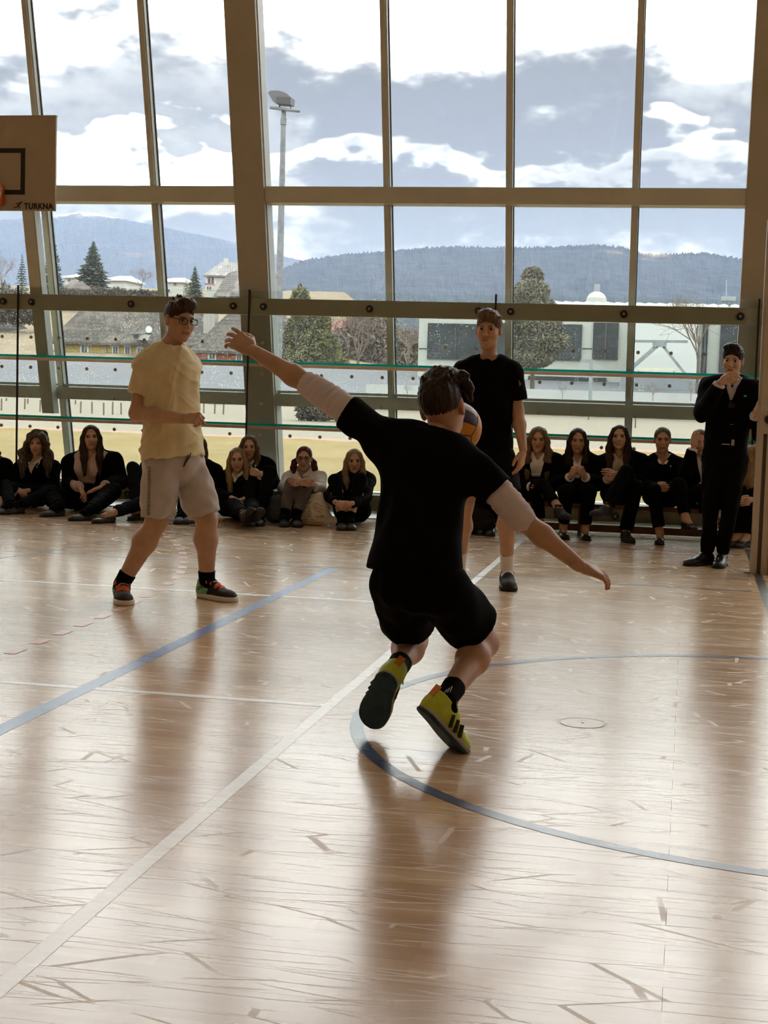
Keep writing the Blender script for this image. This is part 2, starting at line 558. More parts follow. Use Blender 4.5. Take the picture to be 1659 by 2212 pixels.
for c0, c1 in zip(cols[:-1], cols[1:]):
    for z0, z1, nm in TR:
        b = leanbox(MB(), c0+.148, c1-.148, z0, z1, .02, .25)
        o = b.build(nm, METAL, front)
        leanbox(MB(), c0+.156, c1-.148, z1, z1+.012, .06, .25).build('transom_lip', LIGHT_ALU, o)
        if z0 > .9 and z0 < 2:
            leanbox(MB(), c0+.156, c1-.148, z1+.02, z1+.045, .14, .25).build('transom_lip', LIGHT_ALU, o)
for e0, e1 in zip(edges[:-1], edges[1:]):
    if e0 < -9.9 or e1 > 4.1:
        continue
    for z0, z1, g in ((.2, 1.05, GLASS_CLEAR), (1.17, 2.985, GLASS_WET), (3.14, 5.6, GLASS_CLEAR), (5.75, ZT, GLASS_CLEAR)):
        leanbox(MB(), e0+.02, e1-.02, z0, z1, GD-.012, GD-.004).build('pane', g, front)
# white board behind the guard, along the foot of the glass
MB().box((-14, YG+.06, 0), (12, 14.86, .012)).build('trim_1', mat('white_sill_board', (.78, .78, .76), .4), None)
tag(bpy.data.objects['trim_1'], 'white sill board along the foot of the glass front', None, None, 'structure')

# ---- other walls and ceiling of the hall
tag(MB().box((-14.2, -9, 0), (-14, 15.2, 7.6)).build('wall_left', WOODWALL), None, None, None, 'structure')
tag(MB().box((12, -9, 0), (12.2, 15.2, 7.6)).build('wall_right', WOODWALL), None, None, None, 'structure')
tag(MB().box((-14.2, -9.2, 0), (12.2, -9, 7.6)).build('wall_front', WOODWALL), None, None, None, 'structure')
tag(MB().box((-14.2, -9.2, ZT), (12.2, 14.0, 7.6)).build('ceiling', PLASTER), None, None, None, 'structure')

# ---- unseen fill lamps: rows of ceiling luminaires added to brighten the interior
def fill_lamp_mat():
    m = bpy.data.materials.new('fill_lamp_diffuser')
    m.use_nodes = True
    nt = m.node_tree
    nt.nodes.clear()
    e = nd(nt, 'ShaderNodeEmission')
    e.inputs[0].default_value = (1, .77, .52, 1)
    e.inputs[1].default_value = FILL_LAMP_POWER
    o = nd(nt, 'ShaderNodeOutputMaterial')
    nt.links.new(e.outputs[0], o.inputs[0])
    return m
FILL_LAMP_POWER = 5.6
LM = fill_lamp_mat()
WHITE_METAL = mat('white_enamel', (.8, .8, .78), .35)
lb = MB().box((-.95, -.16, .0), (.95, .16, .07)).mesh('housing', WHITE_METAL)
ld = MB().box((-.9, -.13, -.012), (.9, .13, .0)).mesh('diffuser', LM)
for iy, y in enumerate((-6.5, -2.5, 1.5, 5.5, 9.5)):
    for ix, x in enumerate((-11, -6.5, -2, 2.5, 7)):
        e = empty('ceiling_fill_lamp', (x, y, ZT-.07))
        tag(e, 'unseen long white ceiling lamp added to brighten the hall', 'lamp', 'added hall fill lamps')
        link('housing', lb, e, Matrix.Translation((x, y, ZT-.07)))
        link('diffuser', ld, e, Matrix.Translation((x, y, ZT-.07)))

# ---- upright glass guard in front of the leaning front
def tape(name, col):
    """tape that lets part of the daylight through"""
    m, nt, p = principled(name)
    p.inputs['Base Color'].default_value = (*col, 1)
    p.inputs['Roughness'].default_value = .5
    tl = nd(nt, 'ShaderNodeBsdfTranslucent')
    tl.inputs[0].default_value = (*col, 1)
    mx = nd(nt, 'ShaderNodeMixShader')
    mx.inputs[0].default_value = .5
    nt.links.new(p.outputs[0], mx.inputs[1])
    nt.links.new(tl.outputs[0], mx.inputs[2])
    nt.links.new(mx.outputs[0], nt.nodes['Material Output'].inputs[0])
    return m
TEAL = tape('teal_tape', (.0, .62, .57))
BEIGE = tape('beige_tape', (.72, .55, .42))
DOT = mat('grey_spacer_disc', (.40, .38, .30), .6)
seam0, PITCHG = -4.216, 2.387
dot_me = MB().lathe((0, 0, 0), [(.017, 0), (.017, .006)], 12, 'y').mesh('spacer_disc', DOT)
bolt_ring = MB().lathe((0, 0, 0), [(.034, 0), (.034, -.012), (.028, -.020)], 20, 'y').mesh('bolt_cap', BLACK_METAL)
bolt_mid = MB().lathe((0, 0, 0), [(.014, -.018), (.012, -.026)], 12, 'y').mesh('bolt_head', mat('dull_steel', (.32, .30, .27), .4, .6))
where = {-2: 'at the far left beyond the long backboard post', -1: 'behind the player in the yellow shirt', 0: 'behind the lunging player between two tall columns', 1: 'behind the bench row of spectators', 2: 'at the right beside the net post'}
for n in range(-2, 3):
    x0, x1 = seam0+PITCHG*n, seam0+PITCHG*(n+1)
    g = empty('glass_guard_panel', ((x0+x1)/2, YG, 0))
    tag(g, 'clear glass guard panel with teal stripes ' + where[n], 'glass panel', 'glass guard panels')
    pane = MB().box((x0+.002, YG, .02), (x1-.002, YG+.012, 2.156)).build('pane', GLASS_GUARD, g)
    for zt in (1.461, .861):
        MB().box((x0+.018, YG-.004, zt), (x1-.0005, YG-.0005, zt+.023)).build('teal_stripe', TEAL, g)
        MB().box((x0+.018, YG-.004, zt-.031), (x1-.0005, YG-.0005, zt-.001)).build('beige_stripe', BEIGE, g)
    # a black joint strip closes the left edge of each panel
    MB().box((x0+.0005, YG-.012, .02), (x0+.018, YG-.0005, 2.165)).build('joint_strip', BLACK_METAL, g)
    for z in (1.658, 1.36, 1.073, .773):
        for k in range(8):
            link('spacer_disc', dot_me, g, Matrix.Translation((x0+.15+k*.297, YG-.007, z)))
    for z in (2.006, .142):
        for bx in (x0+.15, (x0+x1)/2, x1-.15):
            c = link('bolt_cap', bolt_ring, g, Matrix.Translation((bx, YG, z)))
            link('bolt_head', bolt_mid, c, Matrix.Translation((bx, YG, z)))
rail = MB().box((-14, YG+.02, 1.93), (12, YG+.10, 2.085)).build('trim_2', METAL)
tag(rail, 'upper steel rail that carries the glass guard', None, None, 'structure')
rail2 = MB().box((-14, YG+.02, .085), (12, YG+.08, .236)).build('trim_3', METAL)
tag(rail2, 'lower steel rail behind the glass guard', None, None, 'structure')

# ================================================================== SMOOTH SOLID MODELLING
# Bodies, clothes, hair and shoes are blended solids (tapered limbs, ellipsoids) turned into one closed mesh each.
def unit(v):
    v = np.array(v, float)
    return v/(np.linalg.norm(v)+1e-12)
def cap(a, b, ra, rb, flat=False, flat0=False, side=None, q=1.0, k=None, sub=False):
    return dict(t='cap', a=np.array(a, float), b=np.array(b, float), ra=ra, rb=rb, flat=flat, flat0=flat0, side=None if side is None else unit(side), q=q, k=k, sub=sub)
def ell(c, r, ax=None, k=None, sub=False):
    return dict(t='ell', c=np.array(c, float), r=np.array(r, float) if not isinstance(r, (int, float)) else np.array([r]*3, float), ax=np.eye(3) if ax is None else np.array(ax, float), k=k, sub=sub)
def wedge(fn, lo, hi):
    """free-form cutter: fn(P) negative inside; lo/hi its box"""
    return dict(t='fn', fn=fn, lo=np.array(lo, float), hi=np.array(hi, float), sub=True, k=0.004)
def p_box(p):
    if p['t'] == 'cap':
        r = max(p['ra'], p['rb'])*max(1, p['q'])
        return np.minimum(p['a'], p['b'])-r, np.maximum(p['a'], p['b'])+r
    if p['t'] == 'ell':
        r = p['r'].max()
        return p['c']-r, p['c']+r
    return p['lo'], p['hi']
def p_eval(p, X):
    if p['t'] == 'cap':
        ba = p['b']-p['a']
        pa = X-p['a']
        L = ba@ba+1e-12
        tt = (pa@ba)/L
        w = pa
        if p['side'] is not None and p['q'] != 1.0:
            s = p['side'] - ba*((p['side']@ba)/L)
            s = unit(s)
            w = pa + (pa@s)[..., None]*s*(1/p['q']-1)
        h = np.clip(tt, 0, 1)
        d = np.sqrt(((w-h[..., None]*ba)**2).sum(-1)) - (p['ra']+(p['rb']-p['ra'])*h)
        ln = math.sqrt(L)
        if p['flat']:
            d = np.maximum(d, (tt-1)*ln)
        if p['flat0']:
            d = np.maximum(d, -tt*ln)
        return d
    if p['t'] == 'ell':
        y = (X-p['c'])@p['ax'].T
        k0 = np.sqrt(((y/p['r'])**2).sum(-1))
        k1 = np.sqrt(((y/p['r']**2)**2).sum(-1))+1e-9
        return k0*(k0-1)/k1
    return p['fn'](X)
def solid(prims, vox, k=.02, disp=None, trim=None):
    """blend the primitives and return (verts, quads) of the surface (surface nets)"""
    add = [p for p in prims if not p['sub']]
    lo = np.min([p_box(p)[0] for p in add], 0)-3*vox
    hi = np.max([p_box(p)[1] for p in add], 0)+3*vox
    n = np.ceil((hi-lo)/vox).astype(int)+1
    ax = [(lo[i]+vox*np.arange(n[i])).astype(np.float32) for i in range(3)]
    F = np.full(n, .15, np.float32)
    for p in add + [p for p in prims if p['sub']]:
        pk = p['k'] if p['k'] is not None else k
        b0, b1 = p_box(p)
        m = pk+3*vox
        s0 = np.maximum(np.floor((b0-m-lo)/vox).astype(int), 0)
        s1 = np.minimum(np.ceil((b1+m-lo)/vox).astype(int)+1, n)
        if np.any(s1 <= s0):
            continue
        sl = tuple(slice(a, b) for a, b in zip(s0, s1))
        X = np.stack(np.meshgrid(ax[0][sl[0]], ax[1][sl[1]], ax[2][sl[2]], indexing='ij'), -1)
        d = p_eval(p, X).astype(np.float32)
        o = F[sl]
        if p['sub']:
            d = -d
            h = np.maximum(pk-np.abs(o-d), 0)/pk
            F[sl] = np.maximum(o, d) + h*h*pk*.25
        else:
            h = np.maximum(pk-np.abs(o-d), 0)/pk
            F[sl] = np.minimum(o, d) - h*h*pk*.25
    if disp is not None or trim is not None:
        band = np.abs(F) < .05
        I = np.nonzero(band)
        X = np.stack([ax[i][I[i]] for i in range(3)], -1)
        if disp is not None:
            F[I] += disp(X).astype(np.float32)
    for i in range(3):                       # close the block
        for e in (0, -1):
            s = [slice(None)]*3
            s[i] = e
            F[tuple(s)] = np.maximum(F[tuple(s)], .01)
    return nets(F, lo, vox)
def nets(F, lo, vox):
    S = F < 0
    c = np.zeros(np.array(F.shape)-1, np.int8)
    corners = [(i, j, k) for i in (0, 1) for j in (0, 1) for k in (0, 1)]
    nx, ny, nz = c.shape
    for (i, j, k) in corners:
        c += S[i:i+nx, j:j+ny, k:k+nz]
    act = (c > 0) & (c < 8)
    I = np.array(np.nonzero(act)).T
    if len(I) == 0:
        return np.zeros((0, 3)), np.zeros((0, 4), int)
    vid = np.full(c.shape, -1, np.int64)
    vid[act] = np.arange(len(I))
    acc = np.zeros((len(I), 3))
    cnt = np.zeros(len(I))
    val = {cc: F[I[:, 0]+cc[0], I[:, 1]+cc[1], I[:, 2]+cc[2]] for cc in corners}
    for a in corners:
        for axis in range(3):
            if a[axis] == 0:
                b = list(a)
                b[axis] = 1
                b = tuple(b)
                fa, fb = val[a], val[b]
                m = (fa < 0) != (fb < 0)
                t = np.where(m, fa/(fa-fb+1e-12), 0)
                pos = np.tile(np.array(a, float), (len(I), 1))
                pos[:, axis] = t
                acc += np.where(m[:, None], pos, 0)
                cnt += m
    V = lo + vox*(I + acc/cnt[:, None])
    Q = []
    for axis in range(3):
        u, w = (axis+1) % 3, (axis+2) % 3
        sl0 = [slice(None)]*3
        sl1 = [slice(None)]*3
        sl0[axis], sl1[axis] = slice(0, -1), slice(1, None)
        s0, s1 = S[tuple(sl0)], S[tuple(sl1)]
        E = np.array(np.nonzero(s0 != s1)).T
        if len(E) == 0:
            continue
        ok = (E[:, u] > 0) & (E[:, w] > 0) & (E[:, u] < c.shape[u]) & (E[:, w] < c.shape[w])
        E = E[ok]
        inside = s0[tuple(E.T)]
        def vv(du, dw):
            e = E.copy()
            e[:, u] -= du
            e[:, w] -= dw
            return vid[tuple(e.T)]
        q = np.stack([vv(1, 1), vv(0, 1), vv(0, 0), vv(1, 0)], -1)
        q[~inside] = q[~inside][:, ::-1]
        Q.append(q)
    Q = np.concatenate(Q)
    Q = Q[(Q >= 0).all(1)]
    return V, Q
def waves(seed, n, wl, amp, stretch=(1, 1, 1)):
    """smooth pseudo-random relief made of crossing waves"""
    r = np.random.RandomState(seed)
    D = r.normal(size=(n, 3))/np.array(stretch)
    D /= np.linalg.norm(D, axis=1)[:, None]
    D /= np.array(stretch)
    kk = 2*math.pi/(wl*(.6+.8*r.rand(n)))
    ph = r.rand(n)*6.28
    def f(X):
        s = np.zeros(len(X))
        for i in range(n):
            s += np.sin(X@(D[i]*kk[i])+ph[i])
        return s*amp/math.sqrt(n)
    return f
def folds(seed, n, wl, amp, dirs=None):
    """sharp-crested cloth folds running in a few directions"""
    r = np.random.RandomState(seed)
    K = [unit(r.normal(size=3) if dirs is None else np.array(dirs[i % len(dirs)])+r.normal(size=3)*.18)*2*math.pi/(wl*(.7+.6*r.rand())) for i in range(n)]
    ph = r.rand(n)*6.28
    M = [unit(r.normal(size=3))*2*math.pi/(wl*2.2) for i in range(n)]
    def f(X):
        s = np.zeros(len(X))
        for i in range(n):
            s -= (1-np.abs(np.sin(X@K[i]*.5+ph[i]+.6*np.sin(X@M[i]))))**4*np.clip(.4+np.sin(X@M[i]+ph[i]*2), 0, 1)
        return s*amp
    return f
def np_mesh(name, parts, mats, tint=None, relax=0):
    """one mesh from a list of (verts, faces); optional per-vertex tint"""
    V, Q, o, T = [], [], 0, []
    for i, p in enumerate(parts):
        v, q = p[0], p[1]
        V.append(v)
        Q.append(q+o)
        o += len(v)
        T.append(p[2] if len(p) > 2 and p[2] is not None else np.ones((len(v), 3)))
    V = np.concatenate(V)
    Q = np.concatenate(Q)
    me = bpy.data.meshes.new(name)
    me.vertices.add(len(V))
    me.vertices.foreach_set('co', V.astype(np.float32).ravel())
    me.loops.add(Q.size)
    me.loops.foreach_set('vertex_index', Q.astype(np.int32).ravel())
    me.polygons.add(len(Q))
    me.polygons.foreach_set('loop_start', np.arange(0, Q.size, 4, dtype=np.int32))
    me.polygons.foreach_set('use_smooth', np.ones(len(Q), bool))
    if tint:
        a = me.color_attributes.new('tint', 'FLOAT_COLOR', 'POINT')
        c = np.concatenate([np.concatenate(T), np.ones((len(V), 1))], 1).astype(np.float32)
        a.data.foreach_set('color', c.ravel())
    for m in (mats if isinstance(mats, (list, tuple)) else [mats]):
        me.materials.append(m)
    me.update(calc_edges=True)
    return me
def frame(origin, x, y, z, s=1.0):
    """4x4 from local axes"""
    M = np.eye(4)
    M[:3, 0], M[:3, 1], M[:3, 2], M[:3, 3] = np.array(x)*s, np.array(y)*s, np.array(z)*s, origin
    return M
def xf(M, part, mirror=False):
    v = part[0].copy()
    q = part[1]
    if mirror:
        v[:, 0] *= -1
        q = q[:, ::-1]
    v = v@M[:3, :3].T + M[:3, 3]
    return (v, q) + tuple(part[2:])

# ------------------------------------------------------------------ people: head, hands
def skin_mat(name, col):
    if name in MATS:
        return MATS[name]
    m, nt, b = principled(name)
    a = nd(nt, 'ShaderNodeAttribute', attribute_name='tint')
    tc = nd(nt, 'ShaderNodeTexCoord')
    n = noise(nt, tc.outputs['Object'], 22, 4, .6)
    c = mixc(nt, smooth(nt, n, .3, .7), tuple(v*.93 for v in col), tuple(min(1, v*1.06) for v in col))
    nt.links.new(mixc(nt, 1.0, c, a.outputs['Color'], 'MULTIPLY'), b.inputs['Base Color'])
    b.inputs['Roughness'].default_value = .52
    b.inputs['Subsurface Weight'].default_value = 0.0
    b.inputs['Specular IOR Level'].default_value = .35
    return m
SKIN = {'a': skin_mat('skin_tone', (.50, .30, .20)), 'b': skin_mat('skin_tone_pale', (.56, .36, .26)), 'c': skin_mat('skin_tone_warm', (.44, .25, .155))}

def head_prims(fem):
    j = .97 if fem else 1.0
    P = [ell((0, -.014, .030), (.075, .094, .086)), ell((0, .020, -.028), (.065*j, .068, .082)),
         ell((0, .034, -.076), (.050*j, .048, .038)), ell((0, .071, -.104), (.018, .017, .015), k=.02),
         ell((.037, .052, -.030), (.024, .030, .026), k=.02), ell((-.037, .052, -.030), (.024, .030, .026), k=.02),
         cap((-.034, .079, .024), (.034, .079, .024), .010, .010, k=.02),
         cap((0, .084, .012), (0, .106, -.030), .0065, .0115, k=.010),
         ell((.010, .097, -.033), (.008, .010, .007), k=.008), ell((-.010, .097, -.033), (.008, .010, .007), k=.008),
         cap((-.018, .087, -.060), (.018, .087, -.060), .0065, .0065, k=.008), cap((-.015, .086, -.071), (.015, .086, -.071), .0075, .0075, k=.008),
         ell((.0315, .096, .004), (.0150, .0125, .0078), k=.010, sub=True), ell((-.0315, .096, .004), (.0150, .0125, .0078), k=.010, sub=True),
         cap((-.020, .098, -.0655), (.020, .098, -.0655), .0022, .0022, k=.003, sub=True),
         cap((0, -.022, -.06), (0, -.030, -.16), .050*j, .052*j, k=.03)]
    for s in (-1, 1):
        P += [ell((s*.077, -.008, -.004), (.009, .019, .031), k=.008), ell((s*.074, -.004, -.028), (.007, .010, .012), k=.008),
              ell((s*.088, .002, -.002), (.006, .009, .017), k=.006, sub=True)]
    return P
def head_part(fem):
    v, q = solid(head_prims(fem), .0042, .018)
    T = np.ones((len(v), 3))
    x, y, z = np.abs(v[:, 0]), v[:, 1], v[:, 2]
    lips = (x < .024) & (y > .070) & (z < -.054) & (z > -.079)
    T[lips] = (.92, .70, .67) if not fem else (.90, .58, .57)
    mouth = (x < .021) & (y > .078) & (np.abs(z+.0655) < .0035)
    T[mouth] = (.55, .36, .33)
    brow = (x > .012) & (x < .047) & (y > .055) & (np.abs(z-(.024-(x-.03)**2*4)) < .0048)
    T[brow] = (.36, .30, .26)
    ck = (x > .02) & (x < .055) & (y > .05) & (z < -.012) & (z > -.055)
    T[ck] = (1.0, .90, .88)
    ears = (x > .073) & (y > -.04) & (y < .03) & (z < .03)
    T[ears] = (1.0, .82, .78)
    sock = (x > .012) & (x < .05) & (y > .06) & (np.abs(z-.004) < .012)
    T[sock] *= (.90, .86, .84)
    lid = sock & (np.abs(z-.0135) < .0035)
    T[lid] = (.42, .36, .33)
    return (v, q, T)
HEADS = {0: head_part(False), 1: head_part(True)}

def eye_mesh():
    b = MB()
    n, m = 12, 10
    vs, fs, mi = [], [], []
    for i in range(n+1):
        a = math.pi*i/n
        for k in range(m):
            t = 2*math.pi*k/m
            vs.append((math.sin(a)*math.cos(t), math.cos(a), math.sin(a)*math.sin(t)))
    for i in range(n):
        for k in range(m):
            fs.append((i*m+k, i*m+(k+1) % m, (i+1)*m+(k+1) % m, (i+1)*m+k))
            mi.append(1 if i < 2 else (2 if i < 3 else 0))
    b.add(vs, fs)
    b.m = mi
    return b
EYE_WHITE = mat('eye_white', (.30, .26, .235), .3)
EYE_DARK = mat('pupil', (.008, .006, .005), .15)
EYE_IRIS = mat('iris_brown', (.07, .045, .03), .2)
EYE_BLUE = mat('iris_grey_blue', (.12, .15, .17), .2)
EYES = {'brown': eye_mesh().mesh('eye', [EYE_WHITE, EYE_DARK, EYE_IRIS], True), 'blue': eye_mesh().mesh('eye', [EYE_WHITE, EYE_DARK, EYE_BLUE], True)}

def hand_part(curl, spread=.0, thumb=0.0, vox=.0034, base=0.0):
    """left hand, palm facing -Z, fingers along +Y, thumb on +X; curl = bend of each finger joint (rad)"""
    P = [cap((0, -.03, 0), (0, .012, 0), .024, .026, side=(0, 0, 1), q=.75)]
    xs = [.030, .0102, -.0098, -.0285]
    ln = [.072, .080, .074, .058]
    rr = [.0086, .0088, .0083, .0074]
    for i in range(4):
        P.append(cap((xs[i]*.55, .012, 0), (xs[i], .082-.004*abs(i-1), 0), .0150, .0112, k=.012))
        c = curl[i] if isinstance(curl, (list, tuple)) else curl
        p = np.array([xs[i], .082-.004*abs(i-1), 0.0])
        ang = base
        sp = (1.2-i)*spread
        for j, fr in enumerate((.45, .31, .24)):
            ang += c*(.8, 1.0, .8)[j]
            dv = np.array([math.sin(sp)*math.cos(ang), math.cos(sp)*math.cos(ang), -math.sin(ang)])
            q = p+dv*ln[i]*fr
            P.append(cap(p, q, rr[i]*(1, .93, .86)[j], rr[i]*(.93, .86, .76)[j], k=.0028 if j else .008))
            p = q
    t0, t1 = np.array([.024, .020, -.006]), np.array([.047-.014*thumb, .046, -.014-.016*thumb])
    t2 = t1+np.array([.010-.022*thumb, .026, -.006-.010*thumb])
    t3 = t2+np.array([.004-.018*thumb, .022, -.003-.006*thumb])
    P += [cap(t0, t1, .0165, .0120, k=.012), cap(t1, t2, .0115, .0100, k=.004), cap(t2, t3, .0098, .0078, k=.004)]
    v, q = solid(P, vox, .010)
    T = np.ones((len(v), 3))
    T[v[:, 1] > .075] = (1.0, .90, .86)
    return (v, q, T)
HANDS = {'relaxed': hand_part([.32, .38, .42, .48], .03, .3), 'fist': hand_part([1.25, 1.3, 1.3, 1.3], 0, 1.0, base=.25),
         'flat': hand_part([.10, .12, .15, .2], .05, .1), 'reach': hand_part([.16, .26, .34, .42], .09, .2, vox=.0028), 'fold': hand_part([.42, .46, .46, .46], .02, .5)}

# ------------------------------------------------------------------ people: hair
def hair_mat(name, col, col2=None, rough=.42):
    if name in MATS:
        return MATS[name]
    m, nt, b = principled(name)
    tc = nd(nt, 'ShaderNodeTexCoord')
    n = noise(nt, mapping(nt, tc.outputs['Object'], (0, 0, 0), (0, 0, 0), (90, 90, 9)), 1.0, 3, .6)
    c2 = col2 or tuple(min(1, v*1.9+.01) for v in col)
    nt.links.new(mixc(nt, smooth(nt, n, .35, .7), col, c2), b.inputs['Base Color'])
    b.inputs['Roughness'].default_value = rough
    b.inputs['Specular IOR Level'].default_value = .15
    nt.links.new(bump(nt, n, .6, .006), b.inputs['Normal'])
    return m
HAIRC = {'brown': hair_mat('brown_hair', (.030, .018, .011)), 'dark': hair_mat('dark_brown_hair', (.018, .011, .008)), 'blonde': hair_mat('blonde_hair', (.20, .135, .070), (.36, .26, .15)),
         'dirty': hair_mat('dark_blonde_hair', (.10, .066, .036), (.22, .155, .09)), 'red': hair_mat('dyed_red_hair', (.055, .014, .013), (.12, .03, .028)), 'ginger': hair_mat('ginger_hair', (.22, .075, .025), (.34, .14, .05)),
         'ash': hair_mat('ash_brown_hair', (.045, .032, .023), (.16, .125, .09)), 'light': hair_mat('light_brown_hair', (.075, .048, .028), (.17, .115, .07)), 'black': hair_mat('black_hair', (.010, .007, .006))}
def strands(seed, amp=.0035):
    r = np.random.RandomState(seed)
    ph = r.rand(4)*6.28
    def f(X):
        a = np.arctan2(X[:, 0], X[:, 1]+.02)
        return amp*(np.sin(a*31+ph[0]+X[:, 2]*14)+.7*np.sin(a*53+ph[1]-X[:, 2]*22)+.6*np.sin(a*17+ph[2]+X[:, 2]*9))
    return f
def hair_long(drop=.34, wide=.075, part=.0, back=.02, front=1.0, wavy=0.0, seed=1, vox=.0068, puff=.0):
    """centre-parted hair falling past the shoulders (head-local)"""
    P = [ell((0, -.022, .034), (.083+puff, .099+puff, .090+puff))]
    P.append(cap((0, -.06, .02), (0, -.085-back, -.22), .078+puff, .070+puff, side=(0, 1, 0), q=.62))
    for s in (-1, 1):
        pts = [np.array((s*.052, .030, .070)), np.array((s*(.078+puff), .030, -.01)), np.array((s*(wide+.012+puff), .035, -.11)), np.array((s*(wide+puff), .055, -.20)), np.array((s*(wide-.004+puff*1.4), .075*front, -drop))]
        rad = [.024, .026, .030+puff*.4, .034+puff*.5, .018]
        for i in range(4):
            P.append(cap(pts[i], pts[i+1], rad[i], rad[i+1], k=.025))
        P.append(cap((s*.06, -.05, -.05), (s*(wide-.01), -.02, -.24), .040, .036+puff*.5, k=.04))
    # clear the face and the neck front
    P.append(ell((part*.02, .088, -.030), (.060, .072, .100), k=.02, sub=True))
    P.append(cap((0, .09, -.13), (0, .12, -.30), .040, .042, k=.02, sub=True))
    st = strands(seed, .0013)
    wv = waves(seed, 6, .065, wavy) if wavy else None
    return solid(P, vox, .03, (lambda X: st(X)+(wv(X) if wv else 0)))
def hair_short(top=.018, tuft=(0, .05, .11), sides=.004, seed=3, vox=.0055, quiff=.02, shag=0.0, extra=()):
    """short back and sides, longer on top"""
    P = [ell((0, -.018, .036), (.077+sides, .096+sides, .084)), ell((0, .004, .070), (.066, .088, .048+top)),
         cap((-.03, .060, .088+top*.6), (.035, .066, .086+top*.6), .024+quiff*.3, .022+quiff*.3, k=.02),
         ell((tuft[0], tuft[1], tuft[2]), (.035+quiff, .030+quiff*.6, .020+quiff*.5), k=.03)]
    P += list(extra)
    P.append(ell((0, .092, -.034), (.060, .062, .088), k=.014, sub=True))
    P.append(ell((0, -.02, -.135), (.13, .13, .088), k=.014, sub=True))
    for s in (-1, 1):
        P.append(ell((s*.085, .004, -.022), (.022, .026, .038), k=.008, sub=True))
    st = strands(seed, .0012)
    wv = waves(seed, 10, .020, .0016+shag, (1, 1.6, 1))
    return solid(P, vox, .02, lambda X: st(X)*.6+wv(X)*np.clip((X[:, 2]-.03)/.05, 0.15, 1))
def hair_tied(tails=False, seed=5, vox=.0062):
    P = [ell((0, -.020, .034), (.080, .098, .089)), ell((0, -.10, .03), (.032, .034, .034), k=.02)]
    if tails:
        P = P[:1]
        for s in (-1, 1):
            pts = [np.array((s*.072, -.035, -.01)), np.array((s*.098, -.02, -.045)), np.array((s*.106, .0, -.10)), np.array((s*.092, .02, -.155))]
            rr = [.020, .030, .033, .016]
            for i in range(3):
                P.append(cap(pts[i], pts[i+1], rr[i], rr[i+1], k=.015))
    P.append(ell((0, .090, -.030), (.060, .070, .100), k=.018, sub=True))
    P.append(ell((0, -.01, -.150), (.072, .13, .092), k=.014, sub=True))
    for s in (-1, 1):
        P.append(ell((s*.088, .006, -.014), (.020, .024, .034), k=.008, sub=True))
    st = strands(seed, .0010)
    return solid(P, vox, .02, st)

def clumps(n, seed, ln=.02, bias=(.0, .014, .002), lo=.35):
    """loose locks standing out of the crown"""
    r = np.random.RandomState(seed)
    out = []
    for _ in range(n):
        a, e = r.uniform(-math.pi, math.pi), r.uniform(lo, 1.45)
        v = np.array([math.sin(a)*math.cos(e), math.cos(a)*math.cos(e), math.sin(e)])
        p = np.array([0, -.004, .045])+v*np.array([.072, .090, .076])
        out.append(cap(p, p+v*ln+np.array(bias)+r.normal(size=3)*.006, .013, .0045, k=.010))
    return out

# ------------------------------------------------------------------ people: shoes (left foot, ankle above the origin, toes along +Y)
def foot_shape(inf=0.0, w=1.0, L=1.0, h=1.0, cut=.0):
    return [ell((0, -.018, .036), ((.034+inf)*w, .043+inf, (.040+inf)*h)), ell((0, .06*L, .034*h), ((.039+inf)*w, .075*L, (.034+inf)*h)),
            ell((.004, .135*L, .026*h), ((.045+inf)*w, .062*L+inf, (.026+inf)*h)), ell((.010, .175*L, .022*h), ((.034+inf)*w, .038*L+inf, (.021+inf)*h)),
            cap((0, -.012, .05), (0, .05*L, .060*h), .033*w+inf, .030*w+inf)]
def slab(z0, z1, w=1.0, L=1.0, inf=0.0, toe=.0):
    """outsole outline extruded between two heights"""
    pr = [cap((0, -.02, (z0+z1)/2), (.006, .17*L, (z0+z1)/2), .036*w+inf, .040*w+inf), ell((.006, .13*L, (z0+z1)/2), (.049*w+inf, .085*L+inf, .06))]
    big = .3
    pr.append(wedge(lambda X: z1-X[..., 2], (-big, -big, -big), (big, big, big)))
    pr.append(wedge(lambda X: X[..., 2]-z0, (-big, -big, -big), (big, big, big)))
    return pr
def cut_below(z):
    return wedge(lambda X: X[..., 2]-z, (-.3, -.3, -.3), (.3, .3, .3))
def cut_above(z):
    return wedge(lambda X: z-X[..., 2], (-.3, -.3, -.3), (.3, .3, .3))
BLACK_LEATHER = mat('black_leather', (.012, .011, .011), .30, 0, .5, .2, 20, .05, 60)
BLACK_MATTE = mat('black_suede', (.014, .013, .013), .75)
BLACK_RUBBER = mat('black_rubber', (.018, .017, .016), .7, 0, .3, .25, 25, .3, 60)
WHITE_FOAM = mat('white_foam_sole', (.70, .67, .63), .6)
def lace_rows(n, y0, y1, z0, z1, w, r=.0035):
    b = MB()
    for i in range(n):
        t = i/(n-1)
        y, z = y0+(y1-y0)*t, z0+(z1-z0)*t
        s = 1 if i % 2 else -1
        b.tube([(-w, y-.006*s, z-.010), (-w*.5, y-.003*s, z+.002), (0, y, z+.005), (w*.5, y+.003*s, z+.002), (w, y+.006*s, z-.010)], r, 6)
    b.tube([(-.004, y0-.004, z0+.004), (-.030, y0-.014, z0+.010), (-.042, y0+.006, z0-.010)], r*.8, 6)
    b.tube([(.004, y0-.004, z0+.004), (.028, y0-.016, z0+.012), (.044, y0+.004, z0-.012)], r*.8, 6)
    return b
SHOES = {}
